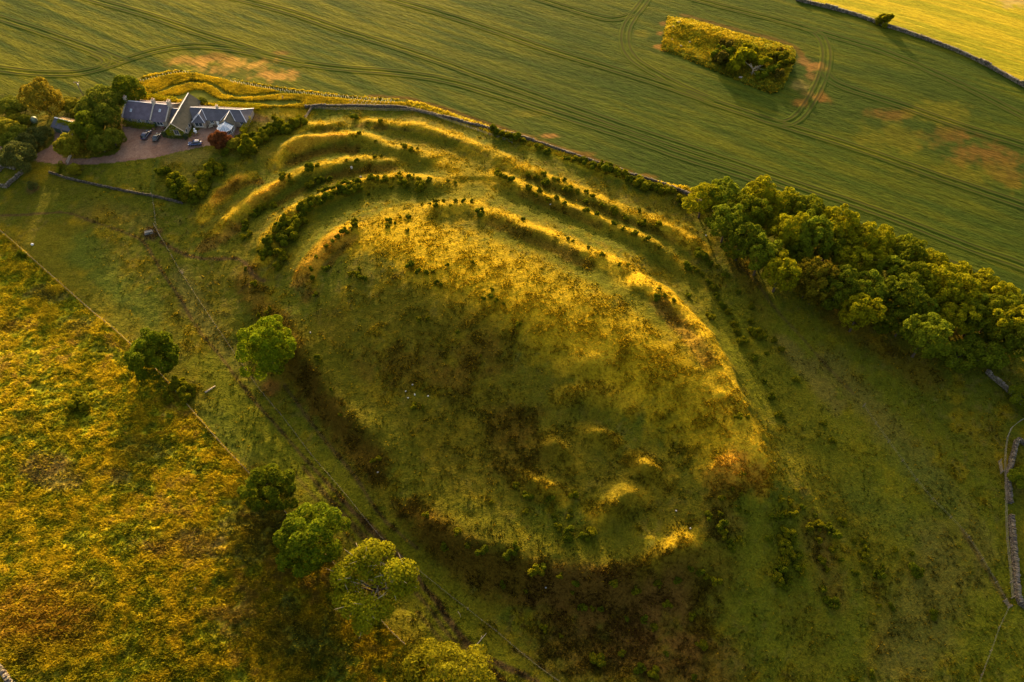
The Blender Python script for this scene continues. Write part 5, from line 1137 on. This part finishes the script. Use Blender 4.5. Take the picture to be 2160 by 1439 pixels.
# right wing with hipped end and two front projections
D = Fr(-104.9, 199.5, -4.9); Ld, Wd, ze, zr = 18.7, 7.2, 2.3, 4.1; s_ = (zr-ze)/(Wd/2)
m = MB(); fbox(m, D, -1, Ld, .05, Wd-.05, -1, ze); m.build('wall', M_HWALL, house)
e = .3; zz = ze - e*s_
roof(D, [(-.5,-e,zz),(Ld+e,-e,zz),(Ld-2.7,Wd/2,zr),(-.5,Wd/2,zr)], M_SLATE3); roof(D, [(Ld+e,Wd+e,zz),(-.5,Wd+e,zz),(-.5,Wd/2,zr),(Ld-2.7,Wd/2,zr)], M_SLATE3); roof(D, [(Ld+e,-e,zz),(Ld+e,Wd+e,zz),(Ld-2.7,Wd/2,zr)], M_SLATE3)
ridge(D, (-.5,Wd/2,zr), (Ld-2.7,Wd/2,zr), .24); ridge(D, (Ld-2.7,Wd/2,zr), (Ld+e,-e,zz), .2, name='hip_tiles'); ridge(D, (Ld-2.7,Wd/2,zr), (Ld+e,Wd+e,zz), .2, name='hip_tiles')
chimney(D, 8.6, Wd/2+.1, zr-.5, zr+.9, .6, .8, 1)
m = MB(); q = D(10.8, Wd/2+.5, 0); m.tube([(q[0],q[1],zr-.4),(q[0],q[1],zr+.5)], [.09,.09], 8); m.build('flue', M_WIRE, house)
zp = 3.9; yj = (zp-ze)/s_
for x0, x1, yf, hip in ((1.2, 5.7, -1.7, True), (10.3, 15.3, -1.9, False)):
    xm = (x0+x1)/2; yr = .35 if hip else yf - .2; zl = 2.12
    roof(D, [(x0,yf-.2,zl),(xm,yr,zp),(xm,yj,zp),(x0,-.12,zl+.06)], M_SLATE3 if hip else M_SLATE2, .08); roof(D, [(x1,yf-.2,zl),(x1,-.12,zl+.06),(xm,yj,zp),(xm,yr,zp)], M_SLATE3 if hip else M_SLATE2, .08)
    if hip: roof(D, [(x0,yf-.2,zl),(x1,yf-.2,zl),(xm,yr,zp)], M_SLATE3, .08)
    m = MB(); fbox(m, D, x0+.25, x1-.25, yf, .04, -1, zl-.05)
    if not hip: m.poly([D(x0+.25,yf-.01,zl-.05), D(x1-.25,yf-.01,zl-.05), D(xm,yf-.01,zp-.15)])
    m.build('wall', M_HWALL, house)
    ridge(D, (xm,yr,zp), (xm,yj,zp), .2)
    if hip:
        ridge(D, (xm,yr,zp), (x0,yf-.2,zl), .16, name='hip_tiles'); ridge(D, (xm,yr,zp), (x1,yf-.2,zl), .16, name='hip_tiles')
    for xx in (x0, x1): ridge(D, (xm,yj,zp-.02), (xx,-.12,zl+.04), .14, name='valley_lead')
window(D, 3.4, .8, 2.4, 1.3, -1.7); window(D, 7.2, 1.0, 1.1, 1.2, .05); window(D, 17.2, 1.0, 1.2, 1.2, .05)
m = MB(); fbox(m, D, 8.6, 9.5, -.01, .1, 0, 2.0); m.build('door', M_WHITE, house)
# conservatory
base_ = [(10.5,-2.0),(10.5,-4.2),(11.6,-5.4),(14.0,-5.4),(15.1,-4.2),(15.1,-2.0)]; ap = (12.8,-3.4,3.3); bk = (12.8,-2.0,3.3); ez = 2.0
m = MB()
for i in range(5):
    (xa, ya), (xb, yb) = base_[i], base_[i+1]
    m.bar(D(xa,ya,-.3), D(xa,ya,ez), .12); m.bar(D(xa,ya,ez), D(xb,yb,ez), .14); m.bar(D(xa,ya,.7), D(xb,yb,.7), .1)
    for k in (1, 2):
        x_, y_ = xa+(xb-xa)*k/3, ya+(yb-ya)*k/3; m.bar(D(x_,y_,.3), D(x_,y_,ez), .07)
        tgt = ap if 0 < i < 4 else ((12.8, -2.0-1.4*(k/3 if i == 0 else 1-k/3), 3.3)); m.bar(D(x_,y_,ez+.03), D(tgt[0],tgt[1],tgt[2]+.03), .07)
m.bar(D(*base_[5],-.3), D(*base_[5],ez), .12)
for x_, y_ in base_[1:5]: m.bar(D(x_,y_,ez+.03), D(ap[0],ap[1],ap[2]+.03), .12)
m.bar(D(*bk), D(*ap), .16); cf_ = m.build('conservatory_frame', M_WHITE, house)
m = MB()
for i in range(5):
    (xa, ya), (xb, yb) = base_[i], base_[i+1]
    pts = [D(xa,ya,ez), D(xb,yb,ez), D(*ap)] if 0 < i < 4 else ([D(xa,ya,ez), D(xb,yb,ez), D(*ap), D(*bk)] if i == 0 else [D(xa,ya,ez), D(xb,yb,ez), D(*bk), D(*ap)])
    slab(m, pts, .03)
m.build('conservatory_roof_glass', M_CGLASS, house)
m = MB()
for i in range(5):
    (xa, ya), (xb, yb) = base_[i], base_[i+1]; m.poly([D(xa,ya,.7), D(xb,yb,.7), D(xb,yb,ez), D(xa,ya,ez)])
m.build('conservatory_glazing', M_GLASS, house)
m = MB()
for i in range(5):
    (xa, ya), (xb, yb) = base_[i], base_[i+1]; m.bar(D(xa,ya,.2), D(xb,yb,.2), .16, 1.0)
m.build('dwarf_wall', M_HWALL, house)

# shed; orange sunlight on the back slope is put in its slate colour
sz = float(Z_at(-145.5, 197)); HZs, HOs = HZ, HO
HO = np.array([-148.9, 196.2, sz]); shed = empty('garden_shed', HO, 'small slate roofed shed with ivy on its ridge at the end of the drive spur', 'shed')
keep_house = house; house = shed
S = Fr(-148.9, 196.2, -20); gable_walls(S, 7.4, 5.4, 2.1, 3.5); s_ = 1.4/2.7
roof(S, [(-.2,-.3,2.1-.3*s_),(7.6,-.3,2.1-.3*s_),(7.6,2.7,3.5),(-.2,2.7,3.5)], M_SLATE3); roof(S, [(7.6,5.7,2.1-.3*s_),(-.2,5.7,2.1-.3*s_),(-.2,2.7,3.5),(7.6,2.7,3.5)], slate('sunlit_slate', (.20,.13,.06), (.28,.19,.08)))
ridge(S, (-.2,2.7,3.5), (7.6,2.7,3.5), .3, M_WHITE)
for x in (1.9, 5.2):
    m = MB(); fbox(m, S, x-1.2, x+1.2, -.05, .04, 0, 1.75); m.build('garage_door', M_DOOR, shed)
n = 420; x = r_.uniform(1.4, 7.2, n); y = 2.7 - np.abs(r_.normal(0, .7, n)); z = 3.5 - (2.7-y)*s_ + .12
pos = np.array([S(a, b, c) for a, b, c in zip(x, y, z)]); V, Fq = leaf_cards(pos, np.array([0,-.3,1.0]) + r_.normal(0,.35,(n,3)), .34, r_)
add('ivy', np_mesh('ivy', V, Fq, M_LEAF, False, np.repeat(LG*1.1*r_.uniform(.7, 1.3, (n, 1)), 4, 0)), shed)
house = keep_house; HO = HOs

# ------------------------------------------------------------------ cars
M_TYRE = solid('tyre_rubber', (.02,.02,.02), .9, .1); M_RIM = solid('wheel_rim', (.35,.35,.36), .35, .5, .8, 4, .1)
def paint(name, c):
    m, nt, b = new_mat(name); b.inputs['Base Color'].default_value = (*c, 1); b.inputs['Roughness'].default_value = .28; b.inputs['Specular IOR Level'].default_value = .5; b.inputs['Coat Weight'].default_value = .6; b.inputs['Coat Roughness'].default_value = .08; return m
M_CARGL = glass('car_glass', (.012,.014,.018), .05); M_LAMP = glass('headlamp', (.6,.6,.58), .1); M_TAIL = solid('tail_lamp', (.35,.02,.02), .3, .5)
M_PLATE = solid('number_plate', (.65,.52,.05), .5, .2)
def loft(m, secs):
    """secs: (x, half width, z bottom, z top): eight sided rounded sections"""
    rings = []
    for x, w, z0, z1 in secs:
        h = z1 - z0; i = len(m.v)
        for y, z in ((-w*.86, z0), (-w, z0+h*.3), (-w*.97, z0+h*.72), (-w*.80, z1), (w*.80, z1), (w*.97, z0+h*.72), (w, z0+h*.3), (w*.86, z0)): m.v.append((x, y, z))
        rings.append(i)
    for a, b in zip(rings, rings[1:]):
        for k in range(8): m.f.append([a+k, b+k, b+(k+1) % 8, a+(k+1) % 8])
    m.f.append([rings[0]+k for k in range(8)]); m.f.append([rings[-1]+k for k in reversed(range(8))])
def car(front, rear, label, L, Wc, H, col, estate):
    pf, pr = hit1(*front), hit1(*rear); p = (pf+pr)/2; d = pf-pr; root = empty('parked_car', p, label, 'car', 'cars parked in the farmyard', math.atan2(d.y, d.x)); pm = paint('car_paint', col)
    w = Wc/2; belt = H*.60; h2 = L/2
    m = MB(); loft(m, [(-h2, w*.82, .42, belt*.86), (-h2*.94, w*.97, .28, belt*.98), (-h2*.6, w, .24, belt), (h2*.25, w, .24, belt*.99), (h2*.55, w*.99, .24, belt*.93), (h2*.86, w*.95, .26, belt*.82), (h2, w*.78, .38, belt*.66)]); m.build('body', pm, root, True)
    xr = -h2*.93 if estate else -h2*.80
    m = MB(); loft(m, [(xr, w*.80, belt*.9, belt*1.03), (xr+.38, w*.88, belt*.9, H*.965), (-h2*.1, w*.9, belt*.9, H*.985), (h2*.16, w*.88, belt*.9, H*.95), (h2*.50, w*.86, belt*.88, belt*.97)]); m.build('windows', M_CARGL, root, True)
    m = MB(); loft(m, [(xr+.45, w*.70, H*.94, H*.985), (-h2*.1, w*.74, H*.955, H), (h2*.13, w*.70, H*.93, H*.965)]); m.build('roof_panel', pm, root, True)
    for sx in (-.60, .62):
        for sy in (-1, 1):
            x, y = h2*sx, sy*(w-.09); m = MB(); m.tube([(x,y-.11,.32),(x,y+.11,.32)], [.32,.32], 14); wh = m.build('wheel', M_TYRE, root)
            m = MB(); m.tube([(x,y+sy*.085,.32),(x,y+sy*.125,.32)], [.2,.19], 10); m.build('rim', M_RIM, wh)
    for sy in (-1, 1):
        m = MB(); m.obox((h2*.93, sy*w*.68, belt*.70), (.10,-.05*sy,0), (0,.17,0), (0,0,.07)); m.build('headlight', M_LAMP, root)
        m = MB(); m.obox((-h2*.965, sy*w*.74, belt*.80), (.05,0,0), (0,.13,0), (0,0,.10)); m.build('tail_light', M_TAIL, root)
        m = MB(); m.obox((h2*.30, sy*(w+.08), belt*1.02), (.07,0,0), (0,.09,0), (0,0,.07)); m.build('wing_mirror', pm, root)
    m = MB(); m.obox((-h2*.99, 0, belt*.58), (.015,0,0), (0,.26,0), (0,0,.055)); m.build('number_plate', M_PLATE, root)
    return root
car((315.5,279), (303.5,296.5), 'dark blue estate car, left of the pair parked in front of the house', 4.7, 1.85, 1.62, (.020,.022,.055), True)
car((336,284.5), (327,300.5), 'dark green black hatchback, right of the pair parked in front of the house', 4.1, 1.75, 1.45, (.012,.018,.020), False)
car((399.5,306), (425.5,304), 'blue hatchback parked alone near the copper red shrub', 4.2, 1.76, 1.46, (.020,.040,.13), False)

# ------------------------------------------------------------------ garden things
M_TEAK = solid('bleached_teak', (.42,.36,.26), .85, .1, 0, 6, .25)
p = hit1(448, 266.5); tb = empty('garden_table', p, 'bleached wooden garden table on the terrace beside the conservatory', 'table', None, .5)
m = MB()
for k in range(7): m.box(-.9, .9, -.48+k*.138, -.36+k*.138, .70, .74)
m.build('tabletop', M_TEAK, tb)
for x in (-.78, .78):
    for y in (-.38, .38): m = MB(); m.box(x-.04, x+.04, y-.04, y+.04, 0, .698); m.build('leg', M_TEAK, tb)
for du, lab in ((-2.6, 'garden bench in front of the terrace table, nearer the yard'), (2.2, 'garden bench behind the terrace table, nearer the house')):
    p = hit1(448+du, 266.5-du*1.4); bn = empty('garden_bench', p, lab, 'bench', None, .5 + (0 if du < 0 else math.pi))
    m = MB()
    for k in range(4): m.box(-.75, .75, -.24+k*.12, -.14+k*.12, .42, .46)
    m.build('seat', M_TEAK, bn)
    m = MB()
    for k in range(3): m.box(-.75, .75, -.30, -.26, .55+k*.13, .64+k*.13)
    m.build('backrest', M_TEAK, bn)
    for x in (-.68, .68): m = MB(); m.box(x-.035, x+.035, -.298, -.23, 0, .415); m.box(x-.035, x+.035, .15, .22, 0, .415); m.box(x-.035, x+.035, -.34, -.301, 0, .95); m.build('leg', M_TEAK, bn)
# white urn statue in a flower ring
p = hit1(413, 280.5); st = empty('garden_ornament', p, 'white tiered urn ornament standing in a small round flower bed on the yard', 'ornament')
m = MB(); m.tube([(0,0,-.1),(0,0,.12),(0,0,.13),(0,0,.5),(0,0,.55),(0,0,.75),(0,0,.9)], [.45,.45,.22,.16,.42,.52,.40], 14); m.build('lower_bowl', M_WHITE, st, True)
m = MB(); m.tube([(0,0,.9),(0,0,1.3),(0,0,1.35),(0,0,1.5),(0,0,1.62),(0,0,1.85)], [.10,.09,.26,.34,.24,.05], 12); m.build('upper_bowl', M_WHITE, st, True)
PINK = solid('pink_petals', (.62,.22,.30), .7, .1)
p = hit1(412, 284); r_ = np.random.default_rng(8); n = 260; a = r_.uniform(0, 6.28, n); rr = 1.5*np.sqrt(r_.random(n)); pos = np.c_[rr*np.cos(a), rr*.55*np.sin(a), .08+.3*r_.random(n)]
V, Fq = leaf_cards(pos, np.array([0,0,1.0])+r_.normal(0,.4,(n,3)), .22, r_); cc = np.where(r_.random((n,1)) < .35, np.array([[.55,.20,.28]]), LG[None]*1.1)
o = add('flower_bed', np_mesh('flower_bed', V, Fq, M_LEAF, False, np.repeat(cc, 4, 0)), None, p); tag(o, 'small oval bed of pink flowers around the white ornament', 'flower bed')
TOP = crown_mesh('topiary_ball', 300, .95, .95, .85, 20, .16, 130, np.array([.075,.090,.035]), np.array([.11,.12,.05]), lr=(.42,.5), low=-.9, q=.6)[0]
for u, v, lab in ((348,287,'clipped pale green ball on the left of the cross wing gable'), (393,292,'clipped pale green ball on the right of the cross wing gable')):
    o = add('topiary_ball', TOP, None, hit1(u, v)); tag(o, lab, 'topiary')
for u, v, lab in ((325,273.5,'pot of pink flowers by the front wall of the left wing'), (344,273.5,'pot of pink flowers beside the corner of the cross wing')):
    p = hit1(u, v); pt = empty('flower_pot', p, lab, 'flower pot'); m = MB(); m.tube([(0,0,0),(0,0,.4),(0,0,.44)], [.22,.3,.3], 10); m.build('pot', M_POT, pt, True)
    n = 60; pos = r_.normal(0, .16, (n,3)) + np.array([0,0,.58]); V, Fq = leaf_cards(pos, r_.normal(0,1,(n,3))+np.array([0,0,1.5]), .18, r_); add('flowers', np_mesh('flowers', V, Fq, M_LEAF, False, np.repeat(np.where(r_.random((n,1)) < .6, np.array([[.60,.22,.32]]), LG[None]), 4, 0)), pt)
p = hit1(597, 209); m = MB(); m.tube([(0,0,-.1),(.05,0,.9),(.02,0,1.3)], [.26,.2,.08], 7); o = m.build('garden_stone', M_STONE, None, False, tuple(p)); tag(o, 'dark upright stone in the long grass right of the clipped hedge', 'stone')

# ------------------------------------------------------------------ grass (uncountable): blades joined into one mesh per kind of ground
def blades(name, label, cat, n, px_box, keep, h, w, cf, nb=3, seed=1, clump=None, line=None):
    r = np.random.default_rng(seed)
    if line is not None:
        t = r.uniform(0, len(line)-1.001, n); i = t.astype(int); f = (t-i)[:, None]; q = line[i]*(1-f) + line[i+1]*f + r.normal(0, px_box, (n, 2)); x, y = q[:, 0], q[:, 1]; k = np.ones(n, bool)
    else:
        u = r.uniform(px_box[0], px_box[2], n*3); v = px_box[1] + (px_box[3]-px_box[1])*r.random(n*3)
        p = hit(u, v); x, y = p[:, 0], p[:, 1]; k = keep(x, y)
    if clump is not None: k &= r.random(len(x)) < clump(x, y)
    x, y = x[k][:n], y[k][:n]; z = Z_at(x, y); m = len(x); base = cf(x, y, r)
    Vs, Cs = [], []
    for b in range(nb):
        a = r.uniform(0, 6.28, m); hh = h*r.uniform(.5, 1.4, m)*(.6+.8*vnoise(x, y, 4, 13)); ww = w*r.uniform(.6, 1.4, m); ln = r.uniform(.1, .7, m)*hh; la = r.normal(-1.9, .9, m)
        ox, oy = r.normal(0, w*.6, m), r.normal(0, w*.6, m); ca, sa = np.cos(a)*ww/2, np.sin(a)*ww/2
        Vs.append(np.stack([np.c_[x+ox-ca, y+oy-sa, z-.03], np.c_[x+ox+ca, y+oy+sa, z-.03], np.c_[x+ox+np.cos(la)*ln, y+oy+np.sin(la)*ln, z+hh]], 1))
        Cs.append(base*r.uniform(.75, 1.25, (m, 1)))
    V = np.concatenate(Vs).reshape(-1, 3); cl = np.repeat(np.concatenate(Cs), 3, 0)
    o = add(name, np_mesh(name, V, np.arange(len(V)).reshape(-1, 3), M_GRASS, False, cl)); tag(o, label, cat, kind='stuff'); return o
def tone(var, alt=None, amt=.3):
    def f(x, y, r):
        c = col_at(x, y)*r.uniform(1-var, 1+var, (len(x), 1))
        if alt is not None:
            t = (r.random((len(x), 1)) < amt)*r.uniform(.3, .9, (len(x), 1)); c = c*(1-t) + np.asarray(alt)*t
        return c
    return f
ex = lambda *R: (lambda x, y: np.isin(rid_at(x, y), R))
blades('meadow_grass', 'tall golden grass and seed heads filling the rough meadow', 'grass', 62000, (0,480,1000,1439), ex(R_MEAD), .55, .34, tone(.3, np.array([.46,.36,.012]), .15), 4, 1, lambda x, y: .25+.75*sstep(fbm(x, y, 5, 55, 4)*.6+fbm(x, y, 1.8, 58, 3)*.4, .36, .60))
blades('hill_grass', 'tussocky grass covering the hillfort slopes', 'grass', 125000, (180,230,2160,1439), ex(0), .36, .24, tone(.55, STRAW, .16), 3, 2, lambda x, y: (.12+.88*sstep(fbm(x, y, 3, 66, 3), .42, .66))*(.16+.84*sstep(col_at(x, y)[:, 0]/col_at(x, y)[:, 1], 1.05, 1.45)))
blades('island_grass', 'long yellow grass on the raised island in the crop', 'grass', 7000, (1385,30,1690,205), ex(R_ISL), .42, .34, tone(.3, GOLD, .3), 4, 3)
gl = [area(q) for q in ([(285,173),(300,169),(344,158),(386,152),(417,153),(469,164),(532,180),(594,191),(657,198),(720,206),(800,212),(870,214)], [(323,198),(345,190),(365,182),(400,173),(438,175),(459,184),(473,197),(500,203),(542,203),(594,196),(640,197)])]
def garden_keep(x, y):
    k = rid_at(x, y) == R_LAWN; k &= ~inside(x, y, LAWN)
    for q in gl: k &= seg_dist(x, y, q)[0] > .85
    return k
blades('garden_grass', 'long golden grass left standing between the mown garden paths', 'grass', 15000, (280,145,870,232), garden_keep, .45, .36, tone(.3, np.array([.46,.33,.012]), .4), 4, 4)
vg = px_line(VERGE, Z_at); blades('verge_grass', 'tall bright grass along the verge between crop and stone wall', 'grass', 11000, (690,195,1500,445), lambda x, y: (rid_at(x, y) == 0) & (seg_dist(x, y, vg)[0] < 2.1), .6, .36, tone(.3, np.array([.46,.33,.012]), .3), 4, 5)
blades('fence_grass', 'uncut dry grass standing under the meadow fence', 'grass', 2600, .14, None, .55, .22, tone(.2, np.array([.46,.33,.02]), .85), 3, 6, None, np.asarray(F1))
blades('fence_foot_grass', 'uncut pale grass under the fence at the foot of the fort', 'grass', 900, .10, None, .3, .2, tone(.2, np.array([.34,.28,.05]), .8), 2, 7, None, np.asarray(F2))
